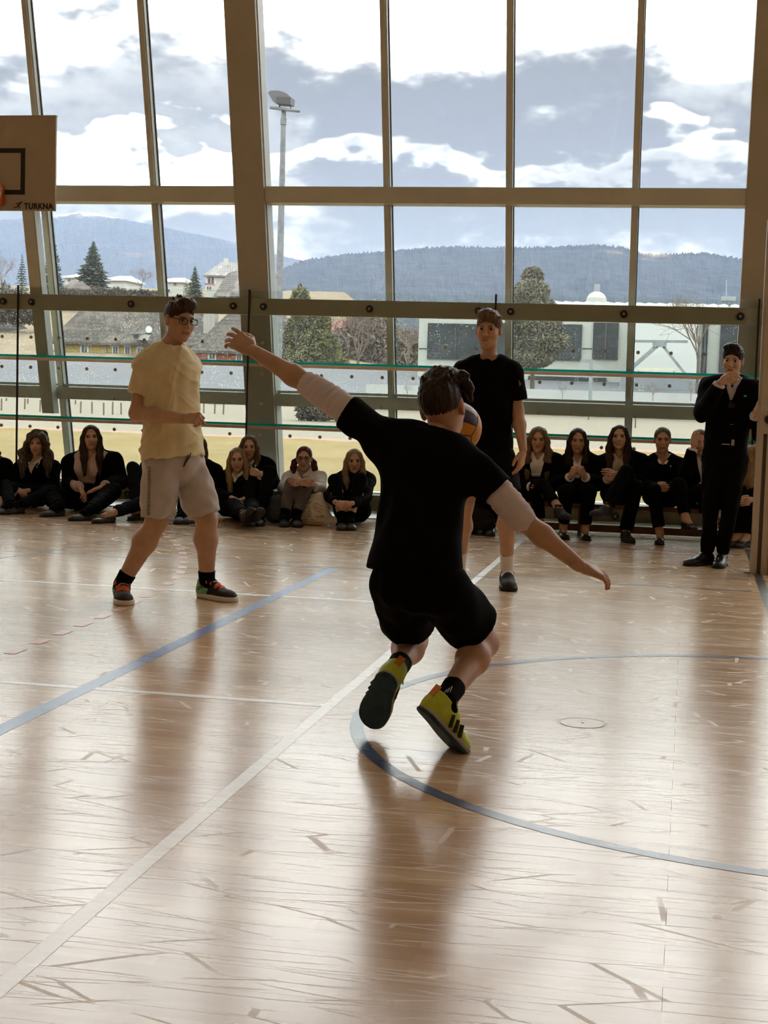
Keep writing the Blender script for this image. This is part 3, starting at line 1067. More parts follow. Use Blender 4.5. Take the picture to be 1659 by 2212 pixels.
def make_shoes():
    # basketball sneaker: mint heel, black vamp, white sole, orange laces
    up = foot_shape(.006, 1.02, 1.06, 1.15)+[cap((0, -.02, .05), (0, -.012, .105), .042, .044, flat=True)]
    vamp = wedge(lambda X: .048-X[..., 1]+(X[..., 2]-.05)*.55, (-.3, -.3, -.3), (.3, .3, .3))
    heel = wedge(lambda X: X[..., 1]-.046-(X[..., 2]-.05)*.55, (-.3, -.3, -.3), (.3, .3, .3))
    MINT = mat('mint_green_mesh', (.20, .46, .25), .65, 0, .4, .06, 30)
    ORANGE = mat('orange_laces', (.85, .13, .03), .6)
    S = dict(shoe=np_mesh('shoe', [solid(up+[cut_below(.018), heel], .0048, .02)], mat('black_knit', (.016, .015, .017), .8, bmp=.3, bscale=250)), subs=[])
    S['subs'].append(('heel_panel', np_mesh('heel_panel', [solid(up+[cut_below(.018), vamp], .0048, .02)], MINT)))
    S['subs'].append(('sole', np_mesh('sole', [solid(slab(0, .030, 1.02, 1.06, .007), .0048, .02)], WHITE_FOAM)))
    S['subs'].append(('laces', lace_rows(6, .035, .120, .104, .068, .034, .0058).mesh('laces', ORANGE, True)))
    lg = MB()
    for s in (1, -1):         # crossed double-arc emblem on the heel side
        for o in (-1, 1):
            lg.tube([(s*.047, -.006+o*.013+.010*math.sin(a), .064+o*.002+.0125*math.cos(a)*o) for a in np.linspace(-1.25, 1.25, 9)], [.0012, .0022, .003, .0034, .0036, .0034, .003, .0022, .0012], 6)
        lg.tube([(s*.0475, -.022, .060), (s*.049, -.006, .066), (s*.0475, .010, .060)], .0028, 6)
    S['subs'].append(('emblem', lg.mesh('emblem', BLACK_MATTE)))
    SHOES['mint'] = S
    # indoor shoe: lime with three dark stripes and a deep blue outsole
    LIME = mat('lime_mesh', (.50, .62, .05), .6, 0, .4, .10, 25, .2, 120)
    S = dict(shoe=np_mesh('shoe', [solid(foot_shape(.005, 1.0, 1.05, 1.12)+[cap((0, -.02, .05), (0, -.016, .092), .038, .041, flat=True), cut_below(.016)], .0045, .02)], LIME), subs=[])
    S['subs'].append(('midsole', np_mesh('midsole', [solid(slab(.012, .030, 1.0, 1.05, .006), .0045, .02)], mat('grey_midsole', (.42, .44, .42), .6))))
    S['subs'].append(('outsole', np_mesh('outsole', [solid(slab(0, .013, 1.0, 1.05, .007), .0045, .02, )], mat('deep_blue_rubber', (.020, .058, .085), .6, 0, .3, .4, 18, .4, 40))))
    for i in range(3):
        y = .045+i*.030
        for s in (-1, 1):
            S['subs'].append(('stripe', MB().bar((s*.050, y+.006, .026), (s*.0395, y-.010, .066), .013, .007, (1, 0, 0)).mesh('stripe', BLACK_MATTE)))
    S['subs'].append(('laces', lace_rows(5, .030, .105, .096, .062, .028, .0032).mesh('laces', mat('lime_laces', (.42, .50, .08), .6), True)))
    S['subs'].append(('heel_tab', MB().box((-.012, -.066, .060), (.012, -.058, .104)).mesh('heel_tab', mat('orange_tab', (.75, .22, .03), .5))))
    SHOES['lime'] = S
    # black running shoe
    S = dict(shoe=np_mesh('shoe', [solid(foot_shape(.005, 1.0, 1.04, 1.12)+[cap((0, -.02, .05), (0, -.014, .098), .039, .041, flat=True), cut_below(.018)], .006, .02)], mat('black_knit', (.016, .015, .017), .8)), subs=[])
    S['subs'].append(('sole', np_mesh('sole', [solid(slab(0, .028, 1.0, 1.04, .007), .006, .02)], BLACK_RUBBER)))
    S['subs'].append(('laces', lace_rows(5, .035, .110, .098, .064, .030).mesh('laces', mat('black_laces', (.02, .02, .02), .7), True)))
    SHOES['runner'] = S
    # polished lace-up
    S = dict(shoe=np_mesh('shoe', [solid(foot_shape(.005, .95, 1.14, 1.05)+[cap((0, -.02, .05), (0, -.008, .085), .036, .038, flat=True), cut_below(.014)], .006, .02)], BLACK_LEATHER), subs=[])
    S['subs'].append(('sole', np_mesh('sole', [solid(slab(0, .016, .95, 1.14, .005)+[cap((0, -.03, .008), (0, -.02, .008), .038, .036, flat=False)], .006, .02)], BLACK_RUBBER)))
    S['subs'].append(('laces', lace_rows(4, .04, .085, .090, .072, .022, .0026).mesh('laces', BLACK_MATTE, True)))
    SHOES['oxford'] = S
    # ankle boot / slip-on / ballerina
    S = dict(shoe=np_mesh('shoe', [solid(foot_shape(.006, .95, .98, 1.05)+[cap((0, -.015, .05), (0, -.010, .125), .038, .040, flat=True), cut_below(.014)], .007, .02)], BLACK_MATTE), subs=[])
    S['subs'].append(('sole', np_mesh('sole', [solid(slab(0, .020, .95, .98, .006), .007, .02)], BLACK_RUBBER)))
    SHOES['boot'] = S
    S = dict(shoe=np_mesh('shoe', [solid(foot_shape(.006, .98, .98, 1.0)+[ell((0, .02, .085), (.03, .055, .035), k=.01, sub=True), cut_below(.014)], .006, .02)], mat('dark_grey_leather', (.030, .032, .034), .5)), subs=[])
    S['subs'].append(('sole', np_mesh('sole', [solid(slab(0, .022, .98, .98, .007), .006, .02)], BLACK_RUBBER)))
    S['subs'].append(('strap', MB().tube([(-.052, .045, .030), (-.044, .05, .058), (-.02, .055, .074), (.02, .055, .074), (.046, .05, .058), (.052, .045, .030)], .007, 6).mesh('strap', BLACK_MATTE, True)))
    SHOES['slip'] = S
    S = dict(shoe=np_mesh('shoe', [solid(foot_shape(.004, .92, .96, .95)+[ell((0, .038, .082), (.034, .092, .050), k=.008, sub=True), cut_below(.008)], .0052, .02)], BLACK_LEATHER), subs=[])
    S['subs'].append(('sole', np_mesh('sole', [solid(slab(0, .010, .92, .96, .004), .006, .02)], BLACK_RUBBER)))
    S['subs'].append(('bow', MB().tube([(-.014, .128, .050), (0, .124, .056), (.014, .128, .050)], .004, 6).mesh('bow', BLACK_MATTE, True)))
    SHOES['flat'] = S
make_shoes()

# ------------------------------------------------------------------ people: the figure
def lerp(a, b, t):
    return np.array(a)*(1-t)+np.array(b)*t
def face_axes(yaw, pitch=0, roll=0):
    """yaw 0 looks back at the court side (-Y), positive turns towards +X; returns x (own right), y (forward), z (up)"""
    yw, pt, rl = map(math.radians, (yaw, pitch, roll))
    f = np.array([math.sin(yw)*math.cos(pt), -math.cos(yw)*math.cos(pt), math.sin(pt)])
    r = unit(np.cross(f, (0, 0, 1)))
    u = np.cross(r, f)
    r2 = r*math.cos(rl)+u*math.sin(rl)
    u2 = -r*math.sin(rl)+u*math.cos(rl)
    return r2, f, u2
CLOTH = {}
def cloth(name, col, rough=.85, var=.08, bscale=200, bmp=.25):
    dark = max(col) < .05
    return mat(name, col, rough, 0, .06 if dark else .25, var, 14, bmp, bscale, .002, 0, 0.0 if dark else .12)
C_BLACK = cloth('black_jersey', (.0036, .0033, .0032))
C_BLAZER = cloth('black_wool', (.0038, .0034, .0036))
C_NAVY = cloth('charcoal_denim', (.0085, .0095, .013))
C_WHITE = cloth('white_cotton', (.78, .74, .72), .8, .04)
C_PINK = cloth('pale_pink_cotton', (.62, .48, .44), .8, .04)
C_CREAM = cloth('cream_cotton', (.56, .50, .40), .8, .04)

def person(label, J, face, hair, hair_col, fem=True, skin='a', size=1.0, top='long', top_mat=C_BLACK, top_name='sweater', bottom='trousers', bottom_mat=C_BLACK, bottom_name='trousers',
           shoes='flat', hands=None, vox=.012, under=None, vneck=None, collar=None, eyes='brown', hem=.0, sleeve=.55, leg=.72, wrinkle=.0, socks=None, sock_h=.12, bulk=1.0, tailored=False, foot_up=None, sex_w=None):
    r_ = 1.0*size
    arm = (.86 if fem else 1.0)*bulk*size
    lg = (.94 if fem else 1.0)*bulk*size
    bl = lg*(.82 if bottom in ('trousers', 'wide') else 1.0)
    for s in 'LR':
        gz = .088*(.92 if fem else 1.04)*size
        if not (foot_up and s in foot_up) and abs(J['ank'+s][2]-gz) < .10:
            J['ank'+s] = np.array([J['ank'+s][0], J['ank'+s][1], gz])
    pel, neck, head = J['pelvis'], J['neck'], J['head']
    up = unit(neck-pel)
    rt = J['shR']-J['shL']
    rt = unit(rt-up*(rt@up))
    fr = np.cross(up, rt)
    chest = lerp(pel, neck, .68)
    root = empty('person', (pel[0], pel[1], min(J['toeL'][2], J['toeR'][2], 0.0)))
    tag(root, label, 'person')
    wid = np.linalg.norm(J['shR']-J['shL'])/2
    # ---- body
    hx, hf, hu = face
    body = []
    tw = (.125 if fem else .140)*bulk*size
    body += [cap(pel, lerp(pel, neck, .35), tw*1.02, tw*.88, side=fr, q=.72), cap(lerp(pel, neck, .35), lerp(pel, neck, .78), tw*.88, tw*.98, side=fr, q=.72),
             cap(lerp(J['shL'], J['shR'], .18)-up*.02, lerp(J['shL'], J['shR'], .82)-up*.02, .055*arm, .055*arm), cap(lerp(pel, neck, .85), neck, .075*arm, .060*arm),
             cap(neck-up*.02, head-hu*.085-hf*.024, .053*arm, .049*arm), ell((J['hipL']+J['hipR'])/2, (.115*lg, .100*lg, .095*lg), k=.04)]
    for s in 'LR':
        sh, el, wr = J['sh'+s], J['el'+s], J['wr'+s]
        body += [cap(sh, el, .050*arm, .040*arm, k=.03), cap(el, lerp(el, wr, .35), .040*arm, .041*arm), cap(lerp(el, wr, .35), wr, .041*arm, .0265*arm)]
        hp, kn, an, to = J['hip'+s], J['knee'+s], J['ank'+s], J['toe'+s]
        body += [cap(hp, kn, .080*bl, .058*bl, k=.03), cap(kn, lerp(kn, an, .32), .054*bl, .057*bl), cap(lerp(kn, an, .32), an, .057*bl, .036*lg)]
        calf_dir = unit(np.cross(rt, unit(an-kn)))
        if calf_dir@fr > 0:
            calf_dir = -calf_dir
        body.append(ell(lerp(kn, an, .30)+calf_dir*.018*bl, .050*bl, k=.05))
        fd = unit(to-an)
        if shoes in ('flat', 'slip') and socks is None:
            body.append(cap(an, an+unit(to-an)*.07-np.array([0, 0, .012]), .033*lg, .030*lg))
    parts = [solid(body, vox, .025)]
    hs = (.93 if fem else 1.0)*size
    parts.append(xf(frame(head, hx, hf, hu, hs), HEADS[1 if fem else 0]))
    hands = hands or {}
    for s in 'LR':
        dflt = (unit(J['wr'+s]-J['el'+s]), -rt if s == 'R' else rt, 'relaxed')
        d, pn, pose = hands.get(s, dflt)
        y = unit(d)
        z = -np.array(pn, float)
        z = unit(z-y*(z@y))
        x = np.cross(y, z)
        M = frame(J['wr'+s]+y*.012, x, y, z, (.92 if fem else 1.02)*size)
        parts.append(xf(M, HANDS[pose], s == 'R'))
    me = np_mesh('body', parts, SKIN[skin], tint=True)
    bobj = link('body', me, root)
    for sx in (-1, 1):
        M = frame(head+(hx*sx*.0315+hf*.0735+hu*.0040)*hs, hx, hf, hu, .0118*hs)
        link('eye', EYES[eyes], root, Matrix(M.tolist()))
    # ---- hair
    if hair is not None:
        link('hair', np_mesh('hair', [xf(frame(head, hx, hf, hu, hs), hair)], HAIRC[hair_col]), root)
    # ---- clothes
    def torso(inf, lo):
        w0 = tw+inf
        base = lerp(pel, neck, lo)
        P = [cap(lerp(pel, neck, .42), base, w0*.98, w0*1.08+hem, flat=True, side=fr, q=.74), cap(lerp(pel, neck, .42), lerp(pel, neck, .74), w0*.98, w0*1.10, side=fr, q=.70),
             cap(lerp(J['shL'], J['shR'], .12)-up*.038, lerp(J['shL'], J['shR'], .88)-up*.038, .056*arm+inf, .056*arm+inf, k=.05),
             cap(lerp(pel, neck, .84), neck-up*.005, .098*arm+inf, .060*arm+inf, flat=True, k=.05)]
        for s in 'LR':
            P.append(cap(J['sh'+s]-up*.014, lerp(J['sh'+s], neck, .6)-up*.006, .050*arm+inf, .046*arm+inf, k=.05))
        if fem:
            for sg in (-1, 1):
                P.append(ell(lerp(pel, neck, .66)+rt*sg*.072*size+fr*(tw*.62), (.058*size+inf*.6), k=.05))
        return P
    inf = {'tee': .020, 'long': .017, 'blazer': .026, 'shirt': .018}[top if top in ('tee', 'long', 'blazer', 'shirt') else 'long']
    G = torso(inf, 0.0 if not tailored else -.16)
    for s in 'LR':
        sh, el, wr = J['sh'+s], J['el'+s], J['wr'+s]
        if top == 'tee':
            e = lerp(sh, el, sleeve)
            G.append(cap(sh-up*.012, e, .056*arm+.012, .054*arm+.017, flat=True, k=.014))
        else:
            ext = {'long': .92, 'blazer': .90, 'shirt': .9}.get(top, .92)
            if J.get('roll'):
                ext = .45
            G += [cap(sh, el, .058*arm+inf*.7, .048*arm+inf*.8, k=.045), cap(el, lerp(el, wr, ext), .048*arm+inf*.8, .034*arm+inf*.8, flat=True, k=.02)]
    def local(X):
        p = X-neck
        return p@rt, p@fr, p@up
    cuts = []
    if vneck:
        dep, hw = vneck
        A = math.atan2(hw, dep)
        def vfn(X):
            x, y, z = local(X)
            return np.maximum(-y, np.abs(x)*math.cos(A)-(z+dep)*math.sin(A))
        cuts.append(wedge(vfn, neck-.5, neck+.5))
    def neckcut(X):
        x, y, z = local(X)
        return np.sqrt(x*x+(y-.020)**2+(z-.012)**2*.8)-.066*arm
    if not vneck and top == 'tee':
        cuts.append(wedge(neckcut, neck-.2, neck+.2))
    dsp = waves(int(abs(pel[0])*1000) % 97, 9, .11, wrinkle or .003, (1, 1, 1.6))
    if wrinkle > .006:
        w0, f0 = dsp, folds(5, 7, .16, .0065, [(.8, 0, .6), (-.5, .2, .8), (.3, .3, .9), (1, .1, .1)])
        dsp = lambda X: w0(X)*.6+f0(X)
    link(top_name, np_mesh(top_name, [solid(G+cuts, vox*.9, .03, dsp)], top_mat), root)
    if top == 'tee':
        rg = [neck+rt*math.cos(t)*.070*arm+fr*(.016+math.sin(t)*.074*arm)+up*(.002-.024*math.sin(t)) for t in np.linspace(0, 2*math.pi, 29)]
        MB().tube(rg, .0075, 8, False).build('neck_rib', top_mat, root, True)
    if under is not None:
        U = torso(inf-.012, .40)
        uc = []
        def ufn(X):
            x, y, z = local(X)
            return np.maximum(-y, np.abs(x)*math.cos(.55)-(z+.05)*math.sin(.55))
        uc.append(wedge(ufn, neck-.3, neck+.3))
        link('shirt', np_mesh('shirt', [solid(U+uc, vox*.9, .03)], under), root)
        if top == 'blazer' or J.get('cuffs'):
            for s in 'LR':
                el, wr = J['el'+s], J['wr'+s]
                link('cuff', np_mesh('cuff', [solid([cap(lerp(el, wr, .80), lerp(el, wr, .955), .038*arm+.012, .034*arm+.012, flat=True, flat0=True)], .006, .006)], under), root)
    if collar is not None:
        P = []
        cs = 1.0 if fem else .80
        for sg in (-cs, cs):
            a, b, c = neck+rt*sg*.066-fr*.035+up*.030, neck+rt*sg*.072+fr*.042*cs+up*.018, neck+rt*sg*.022+fr*.118*cs-up*.036
            P += [cap(neck-fr*.062+up*.03, a, .015, .015), cap(a, b, .015, .015), cap(b, c, .017, .011)]
            P.append(cap(b-up*.010, neck+rt*sg*.066+fr*.126*cs-up*.064*cs, .019, .009))
        link('collar', np_mesh('collar', [solid(P, .0065, .012)], collar), root)
    B = [ell((J['hipL']+J['hipR'])/2+up*.02, (.150*lg, .128*lg, .125*lg), k=.05), cap(lerp(J['hipL'], J['hipR'], .1), lerp(J['hipL'], J['hipR'], .9), .112*lg, .112*lg),
         cap(pel, lerp(pel, neck, .22), tw*1.06, tw*.96, side=fr, q=.76)]
    for s in 'LR':
        hp, kn, an = J['hip'+s], J['knee'+s], J['ank'+s]
        if bottom == 'shorts':
            B.append(cap(hp, lerp(hp, kn, leg), .108*lg, .100*lg+.012, flat=True, k=.02))
        elif bottom == 'long_shorts':
            B += [cap(hp, lerp(hp, kn, leg), .106*lg, .088*lg, flat=True, k=.02)]
        else:
            wdt = 1.0 if bottom == 'trousers' else 1.15
            B += [cap(hp, kn, .100*lg, .070*lg, k=.012), cap(kn, lerp(kn, an, leg if bottom != 'wide' else .95), .069*lg, .054*lg*wdt, flat=True, k=.010)]
    dsp2 = waves(int(abs(pel[0])*2000) % 89, 9, .10, (wrinkle or .003), (1, 1, 1.5))
    link(bottom_name, np_mesh(bottom_name, [solid(B, vox*.9, .03, dsp2)], bottom_mat), root)
    # ---- socks and shoes
    for s in 'LR':
        kn, an, to = J['knee'+s], J['ank'+s], J['toe'+s]
        fy = unit(to-an) if foot_up is None or s not in foot_up else None
        fu = foot_up[s] if foot_up and s in foot_up else np.array([0, 0, 1.0])
        if fy is None:
            fy = unit(to-an)
        z = unit(np.array(fu)-fy*(np.array(fu)@fy)) if foot_up and s in foot_up else np.array([0, 0, 1.0])
        if not (foot_up and s in foot_up):
            fy = np.array([to[0]-an[0], to[1]-an[1], 0.0])
            fy = unit(fy)
        x = np.cross(fy, z)
        ss = (.92 if fem else 1.04)*size
        org = an-z*.088*ss
        M = frame(org, x, fy, z, ss)
        if s == 'R':
            M[:3, 0] *= -1
        if socks is not None:
            st = an+unit(kn-an)*sock_h
            link('sock', np_mesh('sock', [solid([cap(st, an, .047*lg, .042*lg, flat0=True), cap(an, an+fy*.06-z*.03, .042*lg, .040*lg)], .007, .01)], socks), root)
        sh = link('shoe', SHOES[shoes]['shoe'], root, Matrix(M.tolist()))
        for nm, sm in SHOES[shoes]['subs']:
            link(nm, sm, sh, Matrix(M.tolist()))
    return root
def joints(**kw):
    """every joint as (image x, image y, distance) -> world point"""
    return {k: (at(*v) if isinstance(v, tuple) else v) for k, v in kw.items()}

def on_mesh(o, px, py, tol=.016, lift=.003):
    """point on the camera side of a finished part, under an image position"""
    n = len(o.data.vertices)
    co = np.empty(n*3, np.float32)
    o.data.vertices.foreach_get('co', co)
    V = co.reshape(-1, 3)
    org = np.array([0, 0, CAM_H])
    d = unit(ray(px, py))
    w = V-org
    t = w@d
    m = np.linalg.norm(w-t[:, None]*d, axis=1) < tol
    if not m.any():
        return None
    return org+d*(np.sort(t[m])[:4].mean()-lift)
def stroke(o, pts, r, m, name, root, lift=.003):
    q = [on_mesh(o, *p, lift=lift) for p in pts]
    q = [p for p in q if p is not None]
    if len(q) > 1:
        MB().tube(q, r, 6).build(name, m, root, True)
def part_of(root, name, k=0):
    return [ch for ch in root.children if ch.name.split('.')[0] == name][k]

# ================================================================== THE PLAYERS
def glasses(root_head, axes, mt, rect=True, s=1.0):
    hx, hf, hu = axes
    b = MB()
    def pt(x, y, z):
        return root_head+(hx*x+hf*y+hu*z)*s
    for sx in (-1, 1):
        c = sx*.034
        w, h = (.026, .016) if rect else (.024, .021)
        n = 20
        pts = []
        for i in range(n+1):
            a = 2*math.pi*i/n
            e = .55 if rect else 1.0
            pts.append(pt(c+w*math.copysign(abs(math.cos(a))**e, math.cos(a)), .104-.006*abs(c+w*math.cos(a))/.06, .001+h*math.copysign(abs(math.sin(a))**e, math.sin(a))))
        b.tube(pts, .0022, 6, False)
        b.tube([pt(sx*.058, .100, .010), pt(sx*.074, .060, .012), pt(sx*.082, -.01, .010)], .0022, 6)
    b.tube([pt(-.009, .104, .006), pt(0, .108, .008), pt(.009, .104, .006)], .002, 6)
    return b

# ---- player in the yellow shirt, walking
Y1 = 8.35
J1 = joints(pelvis=(374, 985, Y1), neck=(366, 752, Y1), head=(388, 692, Y1-.02), hipL=(402, 1000, Y1+.10), hipR=(350, 1000, Y1-.05),
            kneeL=(446, 1122, Y1+.10), ankL=(447, 1246, Y1+.16), toeL=(515, 1268, Y1+.05), kneeR=(338, 1128, Y1-.08), ankR=(263, 1250, Y1-.12), toeR=(270, 1285, Y1-.45),
            shL=(404, 785, Y1+.15), shR=(318, 782, Y1-.10), elL=(398, 885, Y1+.26), wrL=(385, 960, Y1+.28), elR=(296, 893, Y1-.12), wrR=(398, 904, Y1-.30))
f1 = face_axes(50, -6, 2)
p1 = person('player in a pale yellow T-shirt and light grey shorts walking to the right', J1, f1, hair_short(.010, (.0, .046, .106), .002, 3, vox=.0048, quiff=.018, extra=clumps(40, 3, .012, (.006, .016, .004), .45)), 'brown', fem=False, skin='a', size=1.0,
            top='tee', top_mat=cloth('pale_yellow_cotton', (.70, .60, .36), .85, .05), top_name='tshirt', bottom='long_shorts', bottom_mat=cloth('light_grey_jersey', (.50, .455, .44), .9, .07), bottom_name='shorts',
            shoes='mint', vox=.0085, sleeve=.62, leg=.93, wrinkle=.0075, socks=C_BLACK, sock_h=.075, bulk=1.10, hands={'R': (np.array([.9, -.35, .05]), np.array([.2, .6, -.6]), 'fist')}, hem=.012)
link('glasses', glasses(J1['head'], f1, None).mesh('glasses', BLACK_METAL, True), p1)

sh1 = part_of(p1, 'shorts')
DARKCORD = mat('dark_grey_cord', (.05, .05, .055), .8)
stroke(sh1, [(412, 978), (409, 988), (402, 998), (396, 1008)], .0045, DARKCORD, 'drawstring', p1)
stroke(sh1, [(408, 978), (404, 990), (398, 1003)], .0040, DARKCORD, 'drawstring', p1)
for k in range(13):
    y0 = 1008+k*8.2
    stroke(sh1, [(321-k*.15, y0), (325-k*.15, y0+1), (324-k*.15, y0+6.5), (320-k*.15, y0+5.5), (321-k*.15, y0)], .0016, DARKCORD, 'side_tape', p1)
stroke(sh1, [(326, 968), (325, 984)], .003, DARKCORD, 'pocket_zip', p1)

# ---- player in black standing behind the ball
Y2 = 9.72
J2 = joints(pelvis=(1052, 975, Y2), neck=(1056, 778, Y2), head=(1056, 712, Y2-.02), hipL=(1078, 992, Y2), hipR=(1026, 990, Y2),
            kneeL=(1094, 1090, Y2-.06), ankL=(1096, 1222, Y2+.05), toeL=(1104, 1266, Y2-.18), kneeR=(1003, 1095, Y2-.05), ankR=(992, 1222, Y2+.05), toeR=(978, 1266, Y2-.18),
            shL=(1108, 800, Y2), shR=(1002, 797, Y2), elL=(1118, 888, Y2+.03), wrL=(1130, 972, Y2-.08), elR=(985, 888, Y2+.03), wrR=(975, 970, Y2-.08))
f2 = face_axes(-4, -3, 1)
p2 = person('player in black T-shirt and shorts standing with arms down, facing the camera', J2, f2, hair_short(.008, (.015, .055, .100), .004, 8, vox=.005, quiff=.012, extra=clumps(40, 8, .014, (.010, .014, -.002), .4)), 'light', fem=False, skin='a', size=1.0,
            top='tee', top_mat=C_BLACK, top_name='tshirt', bottom='shorts', bottom_mat=cloth('black_sport_shorts', (.0055, .005, .0048)), bottom_name='shorts', leg=.72,
            shoes='runner', vox=.009, sleeve=.72, socks=C_WHITE, sock_h=.13, bulk=.98, hands={'L': (np.array([-.1, -.12, -1]), np.array([-1, .3, 0]), 'relaxed'), 'R': (np.array([.05, -.1, -1]), np.array([1, .3, 0]), 'relaxed')})

MARK = mat('white_print', (.55, .53, .50), .7)
s2_ = part_of(p2, 'shorts')
for k, (xa, xb) in enumerate(((1086, 1088), (1088.6, 1090.6), (1091.2, 1093.2))):
    stroke(s2_, [(xa+1-k*.2, 962), (xb-1, 957+k*-1.2)], .0022, MARK, 'emblem_bar', p2)
t2_ = part_of(p2, 'tshirt')
stroke(t2_, [(1121, 822), (1123, 828), (1121, 834)], .0014, MARK, 'sleeve_print', p2)
stroke(t2_, [(1124, 826), (1125, 833)], .0012, MARK, 'sleeve_print', p2)

# ---- lunging player in the foreground, seen from behind
Y3 = 5.35
J3 = joints(pelvis=(896, 1238, Y3-.05), neck=(930, 945, Y3+.08), head=(956, 880, Y3+.16), hipL=(858, 1262, Y3-.02), hipR=(952, 1268, Y3-.06),
            kneeL=(893, 1383, Y3+.32), ankL=(854, 1450, Y3-.04), toeL=(806, 1556, Y3+.13), kneeR=(1046, 1388, Y3+.22), ankR=(962, 1512, Y3-.20), toeR=(1032, 1592, Y3-.06),
            shL=(818, 935, Y3+.05), shR=(1030, 1010, Y3+.05), elL=(682, 840, Y3+.12), wrL=(545, 757, Y3+.22), elR=(1128, 1122, Y3+.02), wrR=(1252, 1222, Y3+.10))
f3 = face_axes(172, 4, 10)
tuft3 = [cap((.05, .03, .10), (.085, .04, .105), .024, .018, k=.02), cap((.08, .045, .09), (.105, .04, .055), .022, .014, k=.02), ell((.03, .02, .118), (.04, .05, .018), k=.02), cap((.09, .05, .06), (.10, .04, .01), .018, .010, k=.02)]
_r3 = np.random.RandomState(2)
for _ in range(34):
    _a, _e = _r3.uniform(-math.pi, math.pi), _r3.uniform(.35, 1.45)
    _n = np.array([math.sin(_a)*math.cos(_e), math.cos(_a)*math.cos(_e), math.sin(_e)])
    _p = np.array([0, -.004, .045])+_n*np.array([.074, .092, .078])
    tuft3.append(cap(_p, _p+_n*.022+np.array([.010, .016, .004])+_r3.normal(size=3)*.006, .013, .004, k=.010))
p3 = person('lunging player in black seen from behind with both arms spread wide', J3, f3, hair_short(.022, (.0, .02, .116), .002, 11, vox=.0045, quiff=.024, shag=.0006, extra=tuft3), 'dark', fem=False, skin='a', size=1.0,
            top='tee', top_mat=C_BLACK, top_name='tshirt', bottom='shorts', bottom_mat=C_BLACK, bottom_name='shorts', leg=.66,
            shoes='lime', vox=.0075, sleeve=.46, socks=C_BLACK, sock_h=.10, bulk=.93, wrinkle=.004, hem=.016,
            hands={'L': (unit(at(470, 708, Y3+.30)-J3['wrL']), np.array([0, .8, -.5]), 'reach'), 'R': (unit(at(1327, 1250, Y3+.20)-J3['wrR']), np.array([-.3, .3, -.9]), 'reach')},
            foot_up={'L': np.array([.30, .75, .50]), 'R': np.array([.55, .45, .62])})
sk_ = part_of(p3, 'sock', 1)
for k in range(3):
    stroke(sk_, [(960+k*6, 1497-k*1), (966+k*5.2, 1489-k*3)], .0020, MARK, 'emblem_bar', p3)
SLEEVE = cloth('pale_pink_compression_sleeve', (.68, .61, .645), .85, .04, 300, .3)
for s, a, b in (('L', .36, 1.18), ('R', .32, 1.02)):
    sh, el, wr = J3['sh'+s], J3['el'+s], J3['wr'+s]
    P = [cap(lerp(sh, el, a), el, .058, .047, flat0=True), cap(lerp(sh, el, .7), lerp(el, wr, max(b-1, .02)), .049, .045, flat=True, k=.02)]
    dr = unit(el-sh)
    link('arm_sleeve', np_mesh('arm_sleeve', [solid(P, .006, .02, lambda X: .0016*np.sin((X@dr)*260)+.0012*np.sin((X@dr)*170+X[:, 2]*60))], SLEEVE), p3)

# ---- young man in a suit by the net post
Y4 = 11.72
J4 = joints(pelvis=(1566, 975, Y4), neck=(1582, 823, Y4-.02), head=(1583, 778, Y4-.08), hipL=(1590, 990, Y4), hipR=(1543, 990, Y4),
            kneeL=(1577, 1095, Y4-.06), ankL=(1560, 1198, Y4), toeL=(1552, 1226, Y4-.22), kneeR=(1536, 1095, Y4-.05), ankR=(1528, 1198, Y4+.02), toeR=(1482, 1222, Y4-.14),
            shL=(1630, 843, Y4), shR=(1533, 835, Y4), elL=(1646, 938, Y4-.10), wrL=(1631, 894, 11.40), elR=(1518, 892, Y4-.16), wrR=(1556, 826, Y4-.26))
f4 = face_axes(-10, -8, 3)
p4 = person('young man in a black three-piece suit and tie holding his hand to his mouth', J4, f4, hair_short(.010, (.01, .050, .104), .005, 21, quiff=.018, extra=clumps(36, 21, .016, (.004, .016, -.004), .4)), 'black', fem=False, skin='b', size=.97,
            top='blazer', top_mat=C_BLAZER, top_name='suit_jacket', bottom='trousers', bottom_mat=C_BLAZER, bottom_name='suit_trousers', leg=.98,
            shoes='oxford', vox=.010, under=cloth('pale_lilac_cotton', (.52, .49, .53), .8, .03), vneck=(.15, .055), collar=cloth('pale_lilac_cotton', (.52, .49, .53)), bulk=.98, tailored=True, wrinkle=.004,
            hands={'R': (unit(np.array([.75, -.05, .38])), np.array([.2, 1, -.1]), 'fold'), 'L': (unit(np.array([.30, -.25, .9])), np.array([.95, .15, 0]), 'fold')})
up4 = unit(J4['neck']-J4['pelvis'])
n4 = J4['neck']
tie = MB()
tie.add([n4+np.array(o) for o in ((-.022, -.088, -.030), (.022, -.088, -.030), (.016, -.098, -.060), (-.016, -.098, -.060), (-.026, -.122, -.20), (.026, -.122, -.20),
                                  (-.022, -.072, -.030), (.022, -.072, -.030), (.016, -.080, -.060), (-.016, -.080, -.060), (-.026, -.10, -.20), (.026, -.10, -.20))],
        [(3, 2, 1, 0), (2, 3, 4, 5), (6, 7, 8, 9), (9, 8, 11, 10), (0, 1, 7, 6), (1, 2, 8, 7), (2, 5, 11, 8), (5, 4, 10, 11), (4, 3, 9, 10), (3, 0, 6, 9)])
tie.build('tie', cloth('dark_plum_silk', (.022, .014, .016), .5), p4)
MB().box(n4+np.array((.085, -.142, -.115)), n4+np.array((.105, -.128, -.103))).build('pin', mat('green_enamel_pin', (.02, .35, .25), .3), p4)
bk = J4['pelvis']
